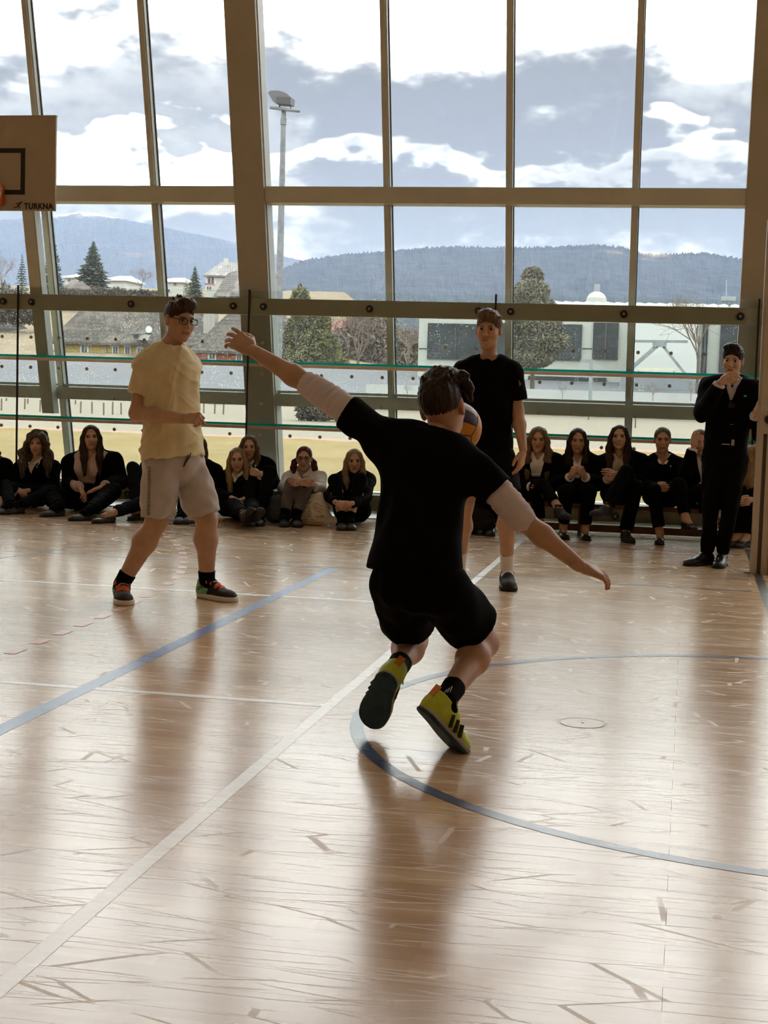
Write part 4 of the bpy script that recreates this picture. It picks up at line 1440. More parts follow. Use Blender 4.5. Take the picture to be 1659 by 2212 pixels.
MB().box(bk+np.array((-.03, -.150, .055)), bk+np.array((.03, -.138, .062))).build('belt_buckle', mat('polished_steel', (.55, .53, .5), .25, 1.0), p4)
MB().box(bk+np.array((.040, -.152, .050)), bk+np.array((.062, -.136, .095))).build('key_tag', mat('polished_steel', (.55, .53, .5), .25, 1.0), p4)

# ================================================================== SPECTATORS
WB = 13.90      # backs rest near the glass guard
def facing(d):
    return np.array(d, float)
def sit_floor(px, head, sh, neck_y, kneeL, kneeR, ankL, ankR, toeL, toeR, elL, elR, wrL, wrR, pel_y=1078, back=WB, lean=0.0):
    """joints of a figure sitting on the floor, image positions with distances"""
    J = joints(head=(head[0], head[1], back-.16-lean), neck=((sh[0]+sh[2])/2, neck_y-7, back-.10-lean*.8), shR=(sh[0], sh[1], back-.11-lean*.8), shL=(sh[2], sh[3], back-.11-lean*.8),
               kneeL=kneeL, kneeR=kneeR, ankL=ankL, ankR=ankR, toeL=toeL, toeR=toeR, elL=elL, elR=elR, wrL=wrL, wrR=wrR)
    p = at(px, pel_y, back-.10)
    p[2] = .135
    J['pelvis'] = p
    J['hipR'] = p+np.array([-.085, -.05, -.02])
    J['hipL'] = p+np.array([.085, -.05, -.02])
    return J
WATCH = mat('black_watch', (.012, .012, .013), .3)
def bracelet(root, J, s, m=WATCH, r=.036):
    el, wr = J['el'+s], J['wr'+s]
    d = unit(wr-el)
    a = unit(np.cross(d, (0, 0, 1)))
    b = np.cross(a, d)
    c = lerp(el, wr, .93)
    MB().tube([c+r*(a*math.cos(t)+b*math.sin(t)) for t in np.linspace(0, 6.283, 17)], .008, 6, False).build('watch', m, root, True)

# figure half out of the picture at the far left
J = sit_floor(-22, (-24, 958), (-62, 1010, 12, 1005), 1002, (-10, 1050, 13.2), (-60, 1050, 13.2), (5, 1090, 13.05), (-40, 1092, 13.0), (-8, 1098, 12.9), (-60, 1098, 12.8), (22, 1045, 13.75), (-66, 1050, 13.7), (-10, 1062, 13.4), (-30, 1062, 13.4))
person('ginger-haired spectator cut off by the left edge of the picture', J, face_axes(20), hair_long(.30, .08, seed=4, wavy=.004), 'ginger', top='blazer', top_mat=C_BLAZER, top_name='blazer', under=C_WHITE, vneck=(.2, .06), shoes='slip')
# wavy hair, V-neck
J = sit_floor(75, (80, 958), (42, 1012, 116, 1008), 1000, (112, 1062, 13.35), (12, 1052, 13.25), (42, 1093, 13.05), (22, 1090, 12.95), (5, 1100, 12.85), (-2, 1096, 12.85), (118, 1052, 13.72), (32, 1052, 13.70), (58, 1060, 13.42), (40, 1058, 13.42))
person('spectator with long wavy two-tone hair and clasped hands in a black V-neck sweater', J, face_axes(12, -2), hair_long(.34, .105, wavy=.008, seed=6, puff=.026, vox=.0075), 'ash', skin='b', leg=.95, socks=C_BLACK, under=C_WHITE, vneck=(.13, .062), collar=C_WHITE, bottom_mat=C_NAVY, shoes='slip',
       hands={'L': (np.array([-.8, -.5, -.1]), np.array([0, .3, -1]), 'fold'), 'R': (np.array([.7, -.6, -.2]), np.array([0, .3, -1]), 'fold')})
# long dark hair, blazer over pink shirt
J = sit_floor(196, (197, 945), (152, 1000, 246, 994), 990, (243, 1062, 13.30), (112, 1076, 13.30), (195, 1092, 12.75), (128, 1096, 13.0), (160, 1098, 12.62), (84, 1100, 12.80), (262, 1040, 13.70), (150, 1046, 13.62), (224, 1050, 13.36), (172, 1052, 13.32), lean=.05)
q = person('spectator with long dark hair wearing a black blazer over a pink shirt', J, face_axes(22, 3, -2), hair_long(.36, .074, seed=9, front=.9), 'brown', skin='b', size=1.06, leg=.95, socks=C_BLACK, top='blazer', top_mat=C_BLAZER, top_name='blazer', under=C_PINK, vneck=(.48, .16), shoes='slip', bulk=1.2,
       hands={'L': (np.array([-.7, -.5, -.3]), np.array([0, 0, -1]), 'flat'), 'R': (np.array([.6, -.4, -.7]), np.array([0, -.3, -1]), 'relaxed')})
bracelet(q, J, 'R', mat('brown_bracelet', (.06, .03, .02), .5))
# figure mostly hidden by the yellow-shirted player: raised knee, stretched leg
J = sit_floor(330, (350, 965), (318, 1008, 388, 1008), 1000, (312, 1085, 13.0), (288, 1012, 13.35), (238, 1110, 12.62), (296, 1092, 13.05), (192, 1118, 12.42), (278, 1108, 12.85), (380, 1050, 13.7), (310, 1050, 13.7), (340, 1058, 13.4), (285, 1052, 13.35))
person('spectator mostly hidden behind the yellow-shirted player with one knee drawn up', J, face_axes(10), hair_long(.34, seed=12), 'brown', top='long', bottom_mat=C_NAVY, shoes='flat', under=C_WHITE, vneck=(.1, .05), leg=.86)
# brown hair, beside the yellow player's hip
J = sit_floor(432, (424, 968), (400, 1015, 466, 1016), 1008, (428, 1072, 13.35), (402, 1066, 13.3), (412, 1105, 13.0), (392, 1106, 12.95), (400, 1114, 12.8), (384, 1114, 12.8), (472, 1058, 13.72), (396, 1056, 13.7), (440, 1074, 13.4), (412, 1074, 13.4))
person('brown-haired spectator peeking out beside the grey shorts of the yellow-shirted player', J, face_axes(-25), hair_long(.30, .08, seed=15), 'light', shoes='slip', socks=C_BLACK)
# blonde in front
J = sit_floor(512, (513, 993), (482, 1034, 552, 1028), 1026, (545, 1092, 13.15), (506, 1092, 13.15), (548, 1106, 12.72), (526, 1110, 12.68), (565, 1085, 12.58), (540, 1082, 12.52), (556, 1062, 13.62), (470, 1066, 13.60), (526, 1079, 13.25), (502, 1076, 13.25), back=13.78)
person('blonde spectator in a black V-neck sweater with legs stretched out, shoe soles towards us', J, face_axes(14, -2, -3), hair_long(.36, .080, seed=18, front=1.2), 'blonde', skin='b', under=C_WHITE, vneck=(.11, .055), collar=C_WHITE, bottom_mat=C_NAVY, shoes='boot', leg=.9,
       hands={'L': (np.array([-.8, -.5, -.2]), np.array([0, 0, -1]), 'fold'), 'R': (np.array([.8, -.5, -.2]), np.array([0, 0, -1]), 'fold')}, foot_up={'L': np.array([.1, -.2, 1]), 'R': np.array([-.1, -.2, 1])})
# brown hair behind the blonde
J = sit_floor(548, (538, 966), (510, 1008, 578, 1005), 1000, (582, 1020, 13.45), (540, 1052, 13.45), (563, 1096, 13.12), (545, 1104, 13.05), (560, 1110, 12.92), (540, 1112, 12.9), (590, 1042, 13.80), (505, 1050, 13.85), (562, 1026, 13.38), (522, 1068, 13.80))
person('tall brown-haired spectator sitting behind the blonde, one knee up and a fist on her arm', J, face_axes(16, -1), hair_long(.36, .076, seed=21), 'light', skin='b', top='blazer', top_mat=C_BLAZER, top_name='blazer', under=C_WHITE, vneck=(.16, .06), collar=C_WHITE, shoes='slip', leg=.80, socks=C_BLACK, sock_h=.10,
       hands={'L': (np.array([-.75, -.3, .3]), np.array([-.1, 1, 0]), 'fist')})
# red pigtails, glasses, white shirt, jeans
J = sit_floor(655, (657, 990), (626, 1032, 690, 1032), 1026, (662, 1044, 13.30), (630, 1046, 13.28), (640, 1106, 13.18), (614, 1106, 13.16), (646, 1128, 12.98), (612, 1128, 12.96), (692, 1058, 13.55), (612, 1054, 13.55), (656, 1043, 13.15), (646, 1043, 13.13))
J['roll'] = True
f8 = face_axes(10, -2)
q = person('spectator with red pigtails and round glasses in a white shirt, hugging her knees', J, f8, hair_tied(True, 7), 'red', skin='b', top='shirt', top_mat=C_WHITE, top_name='white_shirt', bottom_mat=cloth('grey_denim', (.13, .12, .125), .9, .12), bottom_name='jeans', shoes='slip', leg=.80, wrinkle=.005, vneck=(.08, .045), collar=C_WHITE, socks=C_BLACK, sock_h=.07,
       hands={'L': (np.array([-.9, -.2, .05]), np.array([0, 1, 0]), 'fold'), 'R': (np.array([.9, -.25, .05]), np.array([0, 1, 0]), 'fold')})
link('glasses', glasses(J['head'], f8, None, False, .93).mesh('glasses', mat('brown_wire', (.05, .035, .03), .4), True), q)
bracelet(q, J, 'L')
# straight blonde, knees drawn up, hands at the ankles
J = sit_floor(764, (765, 996), (735, 1036, 796, 1036), 1030, (778, 1036, 13.38), (724, 1038, 13.36), (756, 1112, 13.15), (738, 1112, 13.13), (762, 1134, 12.98), (738, 1135, 12.94), (790, 1075, 13.45), (712, 1072, 13.45), (758, 1088, 13.10), (726, 1086, 13.08))
person('straight-haired blonde spectator with knees drawn up, hands folded round her ankles', J, face_axes(16, -2), hair_long(.27, .076, seed=26), 'blonde', skin='b', shoes='slip', leg=.58, socks=C_BLACK, sock_h=.07,
       hands={'L': (np.array([-.85, -.25, -.25]), np.array([0, .9, -.2]), 'fold'), 'R': (np.array([.85, -.3, -.3]), np.array([0, .9, -.2]), 'fold')})

# ---- bench row
BENCH_Y, BENCH_Z = 13.72, .285
def sit_bench(px, head, sh, neck_y, kneeL, kneeR, ankL, ankR, toeL, toeR, elL, elR, wrL, wrR, lean=0.0):
    J = joints(head=(head[0], head[1], BENCH_Y-.06-lean), neck=((sh[0]+sh[2])/2, neck_y-7, BENCH_Y-.0-lean*.8), shR=(sh[0], sh[1], BENCH_Y-lean*.8), shL=(sh[2], sh[3], BENCH_Y-lean*.8),
               kneeL=kneeL, kneeR=kneeR, ankL=ankL, ankR=ankR, toeL=toeL, toeR=toeR, elL=elL, elR=elR, wrL=wrL, wrR=wrR)
    p = at(px, 1080, BENCH_Y)
    p[2] = BENCH_Z+.12
    J['pelvis'] = p
    J['hipR'] = p+np.array([-.085, -.04, -.02])
    J['hipL'] = p+np.array([.085, -.04, -.02])
    return J
# hidden behind the standing player in black
J = sit_bench(1058, (1056, 950), (1018, 1000, 1096, 1000), 995, (1070, 1065, 13.28), (1040, 1066, 13.28), (1062, 1112, 13.30), (1040, 1112, 13.34), (1060, 1142, 13.10), (1036, 1142, 13.14), (1102, 1045, 13.7), (1012, 1045, 13.7), (1068, 1062, 13.4), (1044, 1062, 13.4))
person('spectator in shiny black loafers hidden behind the standing player in black', J, face_axes(5), hair_long(.3, seed=31), 'dark', shoes='oxford', leg=.9)
# blonde with crossed legs
J = sit_bench(1158, (1163, 950), (1124, 1002, 1204, 998), 990, (1158, 1066, 13.30), (1172, 1050, 13.24), (1168, 1130, 13.30), (1208, 1098, 13.02), (1166, 1150, 13.10), (1228, 1112, 12.84), (1208, 1042, 13.66), (1118, 1046, 13.6), (1172, 1052, 13.38), (1150, 1052, 13.36))
person('wavy blonde spectator with crossed legs at the left end of the bench', J, face_axes(4, -2), hair_long(.42, .088, seed=33, wavy=.004, front=1.2, puff=.006), 'dirty', skin='a', top='blazer', top_mat=C_BLAZER, top_name='blazer', under=C_WHITE, vneck=(.36, .075), shoes='boot', leg=.74)
# dark hair with fists together
J = sit_bench(1246, (1248, 952), (1206, 1006, 1292, 1002), 996, (1272, 1062, 13.22), (1224, 1062, 13.22), (1264, 1134, 13.30), (1217, 1133, 13.30), (1272, 1156, 13.08), (1222, 1154, 13.08), (1296, 1044, 13.62), (1202, 1046, 13.60), (1262, 1030, 13.30), (1233, 1030, 13.30))
person('dark-haired spectator on the bench holding both fists together in front of her', J, face_axes(6, -2), hair_long(.32, .074, seed=36), 'dark', skin='a', top='blazer', top_mat=C_BLAZER, top_name='blazer', under=C_WHITE, vneck=(.34, .040), shoes='flat', leg=.84,
       hands={'L': (np.array([-.25, -.35, .55]), np.array([-.6, .7, .1]), 'fist'), 'R': (np.array([.25, -.35, .55]), np.array([.6, .7, .1]), 'fist')})
# long dark hair, cream blouse, leg crossed
J = sit_bench(1340, (1338, 945), (1296, 1002, 1384, 996), 990, (1352, 1020, 13.18), (1374, 1052, 13.26), (1312, 1094, 13.00), (1352, 1136, 13.26), (1280, 1106, 12.86), (1366, 1160, 13.04), (1388, 1042, 13.64), (1290, 1046, 13.6), (1330, 1026, 13.36), (1314, 1034, 13.34))
# her own left leg crosses over the right
person('long-haired spectator in a cream blouse and blazer with one boot swung over her knee', J, face_axes(0, 4), hair_long(.42, .080, seed=39, front=1.15), 'dark', skin='b', top='blazer', top_mat=C_BLAZER, top_name='blazer', under=C_CREAM, vneck=(.40, .085), shoes='boot', leg=.80, bottom='wide')
# tied-back hair, white collar
J = sit_bench(1430, (1431, 950), (1392, 1004, 1474, 1006), 998, (1466, 1048, 13.22), (1412, 1060, 13.26), (1482, 1122, 13.12), (1426, 1146, 13.24), (1504, 1140, 12.96), (1422, 1168, 13.02), (1480, 1046, 13.64), (1386, 1046, 13.62), (1440, 1052, 13.36), (1420, 1052, 13.34))
person('spectator with tied-back hair and a white collar over a black sweater', J, face_axes(4, -2), hair_tied(False, 42), 'light', skin='a', under=C_WHITE, vneck=(.05, .035), collar=C_WHITE, shoes='flat', leg=.84)
# two half hidden by the young man in the suit
J = sit_bench(1512, (1512, 955), (1484, 1006, 1552, 1006), 998, (1548, 1058, 13.24), (1514, 1062, 13.26), (1560, 1112, 13.16), (1530, 1130, 13.26), (1570, 1132, 13.0), (1530, 1158, 13.04), (1556, 1046, 13.64), (1480, 1026, 13.5), (1530, 1050, 13.36), (1498, 966, 13.5))
person('spectator with a hand at her face, half hidden by the young man in the suit', J, face_axes(10, -4), hair_tied(False, 45), 'light', skin='b', top='blazer', top_mat=C_BLAZER, top_name='blazer', under=C_WHITE, vneck=(.2, .05), shoes='flat', leg=.66,
       hands={'R': (np.array([.15, -.1, 1]), np.array([.3, 1, 0]), 'fold')})
J = sit_bench(1626, (1630, 992), (1592, 1034, 1660, 1030), 1026, (1622, 1072, 13.3), (1596, 1072, 13.3), (1612, 1150, 13.28), (1592, 1150, 13.3), (1590, 1176, 13.1), (1572, 1172, 13.12), (1652, 1066, 13.5), (1596, 1070, 13.5), (1620, 1080, 13.2), (1606, 1080, 13.2), lean=.22)
person('blonde spectator leaning forward at the right end of the bench by the post', J, face_axes(80, -18), hair_long(.36, .082, seed=48), 'blonde', skin='b', shoes='flat', leg=.9)

# ================================================================== OUTSIDE, SEEN THROUGH THE GLASS
def pxm(Y, x=800):
    """metres per image pixel at distance Y"""
    d = ray(x, 850)
    return Y/d[1]*(d@_fw)/FPX
# ---- ground: field, bank up to the road, hillside on the left
def terrain(x, y):
    z = -.16
    if y > 46:
        t = min(1, (y-46)/44)
        z += 2.6*(t*t*(3-2*t))
    if y > 118:
        hill = min(1, max(0, (y-118)/150))
        left = min(1, max(0, (-x*1.0+(-4.0)-(y*.145))/(y*.07)))
        z += hill*(14.5*left + 1.0)
    return z
def terrain_mesh(x0, x1, nx, ys):
    b = MB()
    n = nx+1
    for y in ys:
        for i in range(n):
            x = (x0+(x1-x0)*i/nx)*(1+y/60)
            b.v.append((x, y, terrain(x, y)))
    for j in range(len(ys)-1):
        for i in range(nx):
            b.f.append((j*n+i, j*n+i+1, (j+1)*n+i+1, (j+1)*n+i))
            b.m.append(0)
    return b
def field_mat():
    m, nt, b = principled('dry_winter_grass')
    geo = nd(nt, 'ShaderNodeNewGeometry')
    P = geo.outputs['Position']
    sep = nd(nt, 'ShaderNodeSeparateXYZ')
    nt.links.new(P, sep.inputs[0])
    n1 = noise(nt, mapping(nt, P, (0, 0, 0), (0, 0, 0), (.5, .22, 1)), 1.2, 3, .65)
    n2 = noise(nt, P, 9.0, 2, .7)
    c = mixc(nt, smooth(nt, n1, .35, .65), (.175, .122, .040), (.23, .168, .072))
    c = mixc(nt, smooth(nt, n2, .3, .75), c, (.165, .122, .045))
    far_ = mixc(nt, smooth(nt, n1, .3, .7), (.16, .12, .085), (.22, .17, .11))
    yv = mth(nt, 'ADD', sep.outputs[1], mth(nt, 'MULTIPLY', n1, 3.0))
    c = mixc(nt, mth(nt, 'GREATER_THAN', yv, 39.5), c, (.29, .18, .14))     # running track
    c = mixc(nt, mth(nt, 'GREATER_THAN', yv, 41.0), c, (.20, .175, .135))     # sandy strip
    c = mixc(nt, mth(nt, 'GREATER_THAN', yv, 60.0), c, (.13, .12, .085))     # bank
    c = mixc(nt, mth(nt, 'GREATER_THAN', yv, 66.0), c, (.115, .115, .125))  # road
    c = mixc(nt, mth(nt, 'GREATER_THAN', yv, 112.0), c, far_)
    nt.links.new(c, b.inputs['Base Color'])
    b.inputs['Roughness'].default_value = .95
    b.inputs['Specular IOR Level'].default_value = .15
    return m
ys = list(np.linspace(14.9, 46, 24))+list(np.linspace(48, 118, 36))+list(np.linspace(122, 300, 40))
tag(terrain_mesh(-30, 26, 60, ys).build('ground', field_mat(), None, True), 'dry yellow grass field rising to a road and hillside outside', None, None, 'structure')

# ---- hills
def ridge_pts(pts, D, step):
    xs = np.arange(pts[0][0], pts[-1][0], step)
    y = np.interp(xs, [p[0] for p in pts], [p[1] for p in pts])
    return xs, y
def forest_mat(name, dark, brown, snow):
    m, nt, b = principled(name)
    geo = nd(nt, 'ShaderNodeNewGeometry')
    P = geo.outputs['Position']
    n1 = noise(nt, P, .004, 4, .6)
    n2 = noise(nt, P, .05, 3, .7)
    c = mixc(nt, smooth(nt, n2, .35, .65), dark, tuple(v*1.9 for v in dark))
    c = mixc(nt, smooth(nt, n1, .635, .69), c, brown)
    if snow:
        sep = nd(nt, 'ShaderNodeSeparateXYZ')
        nt.links.new(P, sep.inputs[0])
        hgt = mth(nt, 'ADD', sep.outputs[2], mth(nt, 'MULTIPLY', n2, 40))
        c = mixc(nt, mth(nt, 'MULTIPLY', smooth(nt, hgt, snow, snow+25), smooth(nt, noise(nt, P, .012, 3, .6), .42, .55)), c, (.8, .8, .8))
    nt.links.new(c, b.inputs['Base Color'])
    b.inputs['Roughness'].default_value = 1.0
    b.inputs['Specular IOR Level'].default_value = 0
    return m
def hill(name, label, pts, D, base_px, m, seed, jag=1.0, near=.55):
    rr = np.random.RandomState(seed)
    xs, y = ridge_pts(pts, D, 2.2)
    b = MB()
    rows = 26
    n = len(xs)
    jit = rr.rand(n)*jag
    wob = np.cumsum(rr.normal(size=(rows, n))*.6, axis=1)
    for r in range(rows):
        t = r/(rows-1)
        dist = D*(1-(1-near)*t)
        for i in range(n):
            top = at(xs[i], y[i]-jit[i]*(2.2 if r == 0 else 0), D)
            z = top[2]*(1-t)**1.25 + 2*t
            p = at(xs[i], 850, dist)
            b.v.append((p[0], dist+math.sin(i*.03+r*.8)*D*.004, max(z+rr.normal()*D*.0002*(1 if 0 < r < rows-1 else 0), -5)))
    for r in range(rows-1):
        for i in range(n-1):
            b.f.append((r*n+i, (r+1)*n+i, (r+1)*n+i+1, r*n+i+1))
            b.m.append(0)
    # back slope so that the hill is a body
    o = len(b.v)
    for i in range(n):
        p = at(xs[i], 850, D*1.25)
        b.v.append((p[0], D*1.25, -5))
    for i in range(n-1):
        b.f.append((i, i+1, o+i+1, o+i))
        b.m.append(0)
    return tag(b.build(name, m), label, None, None, 'structure')
hill('mountain', 'hazy blue forested mountain with a snowy crest', [(-400, 560), (-200, 520), (-60, 484), (0, 478), (50, 472), (100, 467), (140, 461), (180, 458), (220, 465), (280, 478), (340, 491), (400, 504), (460, 516), (510, 527), (560, 541), (600, 553), (640, 562), (700, 572), (800, 590), (950, 620), (1100, 660)], 4600, 660,
     forest_mat('far_forest', (.030, .034, .040), (.10, .08, .06), 520), 5, 1.0)
hill('wooded_ridge', 'long wooded ridge with tree-bristled skyline beyond the buildings', [(560, 610), (600, 585), (640, 566), (660, 561), (700, 555), (750, 549), (830, 547), (880, 542), (940, 537), (1000, 536), (1100, 536), (1200, 534), (1290, 532), (1330, 538), (1370, 550), (1400, 554), (1450, 551), (1510, 548), (1560, 556), (1600, 563), (1700, 580), (1900, 640)], 2500, 660,
     forest_mat('near_forest', (.026, .030, .034), (.22, .15, .09), None), 9, 3.0, .45)

# ---- vegetation
BARK = mat('grey_brown_bark', (.085, .065, .05), .95)
NEEDLE = mat('dark_needles', (.040, .062, .042), .9, 0, .2, .4, 1.5)
NEEDLE_BLUE = mat('blue_green_needles', (.050, .075, .062), .9, 0, .2, .35, 1.5)
NEEDLE_YEL = mat('olive_needles', (.12, .118, .05), .9, 0, .2, .4, 1.2)
NEEDLE_BR = mat('brownish_pine_needles', (.13, .125, .085), .9, 0, .2, .2, 1.0)
TWIG = mat('reddish_twigs', (.15, .11, .09), .95)
HEDGE = mat('winter_hedge', (.10, .095, .03), .95, 0, .2, .5, 3)
def conifer(name, label, px, base_y, top_y, half_w, Y, m, seed, levels=24, per=12, power=1.0, droop=.25, group=None):
    rr = np.random.RandomState(seed)
    base = at(px, base_y, Y)
    H = at(px, top_y, Y)[2]-base[2]
    Rm = half_w*pxm(Y, px)
    root = empty(name, base)
    tag(root, label, 'tree', group)
    MB().tube([base, base+np.array([0, 0, H*.97])], [H*.016, H*.003], 6).build('trunk', BARK, root)
    b = MB()
    for l in range(levels):
        t = .06+.92*l/(levels-1)
        z = H*t
        r = Rm*(1-t)**power*(.82+.36*rr.rand())+H*.006
        k = max(4, int(per*(1-.6*t)))
        a0 = rr.rand()*6.28
        for i in range(k):
            a = a0+6.283*i/k+rr.normal()*.18
            L = r*(.75+.4*rr.rand())
            d = np.array([math.cos(a), math.sin(a), 0])
            s = np.array([-d[1], d[0], 0])
            p0 = base+np.array([0, 0, z])
            w = L*.20+H*.006
            dz = -L*droop*(.6+.8*rr.rand())
            for f0, f1, ww in ((.0, .45, .7), (.3, .75, 1.0), (.6, 1.0, .7)):
                q0 = p0+d*L*f0+np.array([0, 0, dz*f0**1.5])
                q1 = p0+d*L*f1+np.array([0, 0, dz*f1**1.5+L*.05*f1])
                hang = np.array([0, 0, -H*.026*(.5+rr.rand())])
                mid = (q0+q1)/2
                b.add([q0, mid+s*w*ww+hang*.6, q1, mid-s*w*ww+hang*.6, mid+hang], [(0, 1, 2), (0, 2, 3), (0, 4, 1), (1, 4, 2), (2, 4, 3), (3, 4, 0)])
    b.build('foliage', m, root)
    return root
def blades(b, c, rad, n, rr, size):
    """cloud of small leaf tufts filling an ellipsoid"""
    for _ in range(n):
        v = rr.normal(size=3)
        v /= np.linalg.norm(v)
        p = c+v*np.array(rad)*rr.rand()**.35
        t = rr.normal(size=3)
        t /= np.linalg.norm(t)
        s = np.cross(t, rr.normal(size=3))
        s /= np.linalg.norm(s)
        q = size*(.6+.8*rr.rand())
        b.add([p-t*q, p+s*q*.26, p+t*q, p-s*q*.26], [(0, 1, 2, 3)])
def leafy(name, label, px, base_y, lumps, Y, m, seed, n=900, size=.16, group=None):
    """bushy tree: lumps = (px, py, half width, half height) in the picture at distance Y"""
    rr = np.random.RandomState(seed)
    base = at(px, base_y, Y)
    root = empty(name, base)
    tag(root, label, 'tree', group)
    top = min(l[1] for l in lumps)
    u = pxm(Y, px)
    MB().tube([base, (base+at(px, top, Y))/2, at(px, top, Y)], [u*6, u*4, u*1.5], 6).build('trunk', BARK, root)
    b = MB()
    tot = sum(l[2]*l[3] for l in lumps)
    for (lx, ly, w, h) in lumps:
        blades(b, at(lx, ly, Y+rr.normal()*.3), (w*u, w*u*.8, h*u), int(n*w*h/tot), rr, size)
    b.build('foliage', m, root)
    return root
def bare_tree(name, label, px, base_y, top_y, Y, seed, m=TWIG, spread=.55, depth=6, group=None, lean=0.0):
    rr = np.random.RandomState(seed)
    base = at(px, base_y, Y)
    H = at(px, top_y, Y)[2]-base[2]
    root = empty(name, base)
    tag(root, label, 'tree', group)
    b = MB()
    def grow(p, d, L, r, lev):
        q = p+d*L
        b.tube([p, q], [r, r*.7], 4 if lev < 3 else 3, False)
        if lev >= depth:
            return
        for _ in range(3 if lev < 4 else 2):
            a = rr.normal(size=3)
            nd_ = unit(d+a*spread+np.array([0, 0, .18]))
            grow(p+d*L*(.55+.45*rr.rand()), nd_, L*(.62+.2*rr.rand()), max(r*.58, H*.0012), lev+1)
    MB().tube([base, base+np.array([lean*H, 0, H*.34])], [H*.016, H*.012], 6).build('trunk', BARK, root)
    for _ in range(4):
        grow(base+np.array([lean*H, 0, H*(.24+.1*rr.rand())]), unit(np.array([rr.normal()*.4, rr.normal()*.4, 1])), H*.24, H*.008, 1)
    b.build('branches', m, root)
    return root
def shrubs(name, label, x0, x1, y, Y, hpx, m, seed, n=500, size=.12, cat='hedge'):
    """low run of bushes between two image positions"""
    rr = np.random.RandomState(seed)
    a, c = at(x0, y, Y), at(x1, y, Y)
    h = hpx*pxm(Y, x0)
    b = MB()
    k = max(3, int(abs(x1-x0)/14))
    for i in range(k):
        p = a+(c-a)*((i+.5)/k)
        hh = h*(.75+.5*rr.rand())
        blades(b, p+np.array([0, 0, hh*.5]), (np.linalg.norm(c-a)/k*.8, h*.6, hh*.55), n//k, rr, size)
    o = b.build(name, m)
    tag(o, label, cat, None, 'stuff')
    return o
conifer('spruce', 'broad dark spruce standing on the hillside left of the tall column', 200, 640, 519, 50, 215, NEEDLE_BLUE, 1, 34, 20, .8)
conifer('spruce', 'slender grey-green conifer half hidden behind the backboard post', 112, 650, 512, 34, 200, NEEDLE_BLUE, 2, 30, 16, .75)
conifer('spruce', 'small dark spruce between the backboard post and the left edge', 47, 640, 548, 20, 220, NEEDLE, 3, 18, 9, .9)
conifer('spruce', 'pointed spruce beside the gabled house on the hill', 420, 655, 574, 28, 205, NEEDLE, 4, 28, 16, .85)
conifer('spruce', 'low olive conifer in front of the pointed spruce', 402, 655, 600, 18, 200, NEEDLE_YEL, 41, 16, 9, .8)
bare_tree('bare_tree', 'spreading bare tree at the left edge of the view', 3, 640, 535, 190, 5)
bare_tree('bare_tree', 'thin bare tree to the left of the second mullion', 305, 640, 566, 205, 6)
bare_tree('bare_tree', 'bare garden tree in front of the yellow house', 290, 828, 745, 118, 7)
bare_tree('bare_tree', 'bare garden tree in front of the red house', 505, 830, 770, 118, 17)
leafy('olive_conifer', 'bushy olive conifers right of the floodlight mast', 640, 835, [(648, 660, 22, 44), (640, 740, 30, 60), (690, 760, 45, 50), (690, 700, 25, 40), (650, 790, 50, 40), (725, 790, 30, 35)], 95, NEEDLE_YEL, 8, 24000, .18)
bare_tree('bare_tree', 'bare trees with fine twigs behind the lunging player arm', 716, 830, 628, 146, 9, depth=6)
bare_tree('bare_tree', 'tall bare tree left of the mullion behind the raised arm', 772, 830, 625, 125, 10, depth=6)
bare_tree('bare_tree', 'bare tree next to the white building corner', 880, 835, 655, 115, 11, depth=6)
conifer('spruce', 'narrow dark spruce just left of the white building', 850, 835, 690, 22, 112, NEEDLE, 12, 20, 10, .8)
leafy('thicket', 'grey-brown winter thicket behind the olive conifers', 800, 835, [(760, 760, 70, 60), (830, 760, 60, 70), (890, 770, 45, 60), (800, 700, 60, 40)], 135, mat('grey_brown_twigs', (.15, .12, .10), .95, 0, .2, .4, .6), 13, 11000, .27)
leafy('pine', 'large round-topped pine in front of the white building', 1150, 850, [(1150, 600, 24, 24), (1148, 630, 40, 26), (1150, 665, 52, 30), (1155, 700, 60, 34), (1165, 735, 66, 34), (1150, 770, 50, 26)], 62, NEEDLE_BR, 14, 30000, .11)
bare_tree('bare_tree', 'bare twiggy tree above the roof of the white building at the right', 1505, 850, 598, 66, 15, depth=6, spread=.4)
bare_tree('bare_tree', 'small bare tree below the truss on the white block', 1410, 866, 815, 52, 16, depth=5)
bare_tree('bare_tree', 'small bare tree right of the truss, beside the young man in the suit', 1492, 866, 815, 52, 18, depth=5)
bare_tree('bare_tree', 'low leafless shrub right of the standing player', 1215, 862, 826, 54, 19, depth=5)
bare_tree('bare_tree', 'low leafless shrub just left of the lunging player head', 880, 862, 825, 54, 20, depth=5)
shrubs('hedge', 'low green-brown hedge behind the row of stakes', 155, 300, 897, 58, 20, HEDGE, 21, 1500, .16)
shrubs('hedge', 'low hedge right of the yellow-shirted player above the dark wall', 432, 530, 893, 60, 14, HEDGE, 22, 1100, .16)
shrubs('bushes', 'dark garden bushes in front of the yellow house', 120, 300, 822, 112, 26, mat('dark_twiggy_bushes', (.07, .062, .048), .95, 0, .2, .5, 2), 23, 1800, .30, 'bushes')
shrubs('bushes', 'dark garden bushes in front of the red house', 430, 535, 824, 112, 20, mat('dark_twiggy_bushes', (.07, .062, .048), .95), 24, 1200, .30, 'bushes')
shrubs('bushes', 'rain-dark undergrowth right of the tall column behind the seated girls', 645, 800, 905, 52, 26, mat('dark_twiggy_bushes', (.07, .062, .048), .95), 25, 2600, .16, 'bushes')
shrubs('hillside_scrub', 'brown scrub on the hillside behind the roofs', 100, 345, 650, 190, 26, mat('hill_scrub', (.075, .06, .05), .95, 0, .2, .5, .3), 26, 6000, .32, 'scrub')
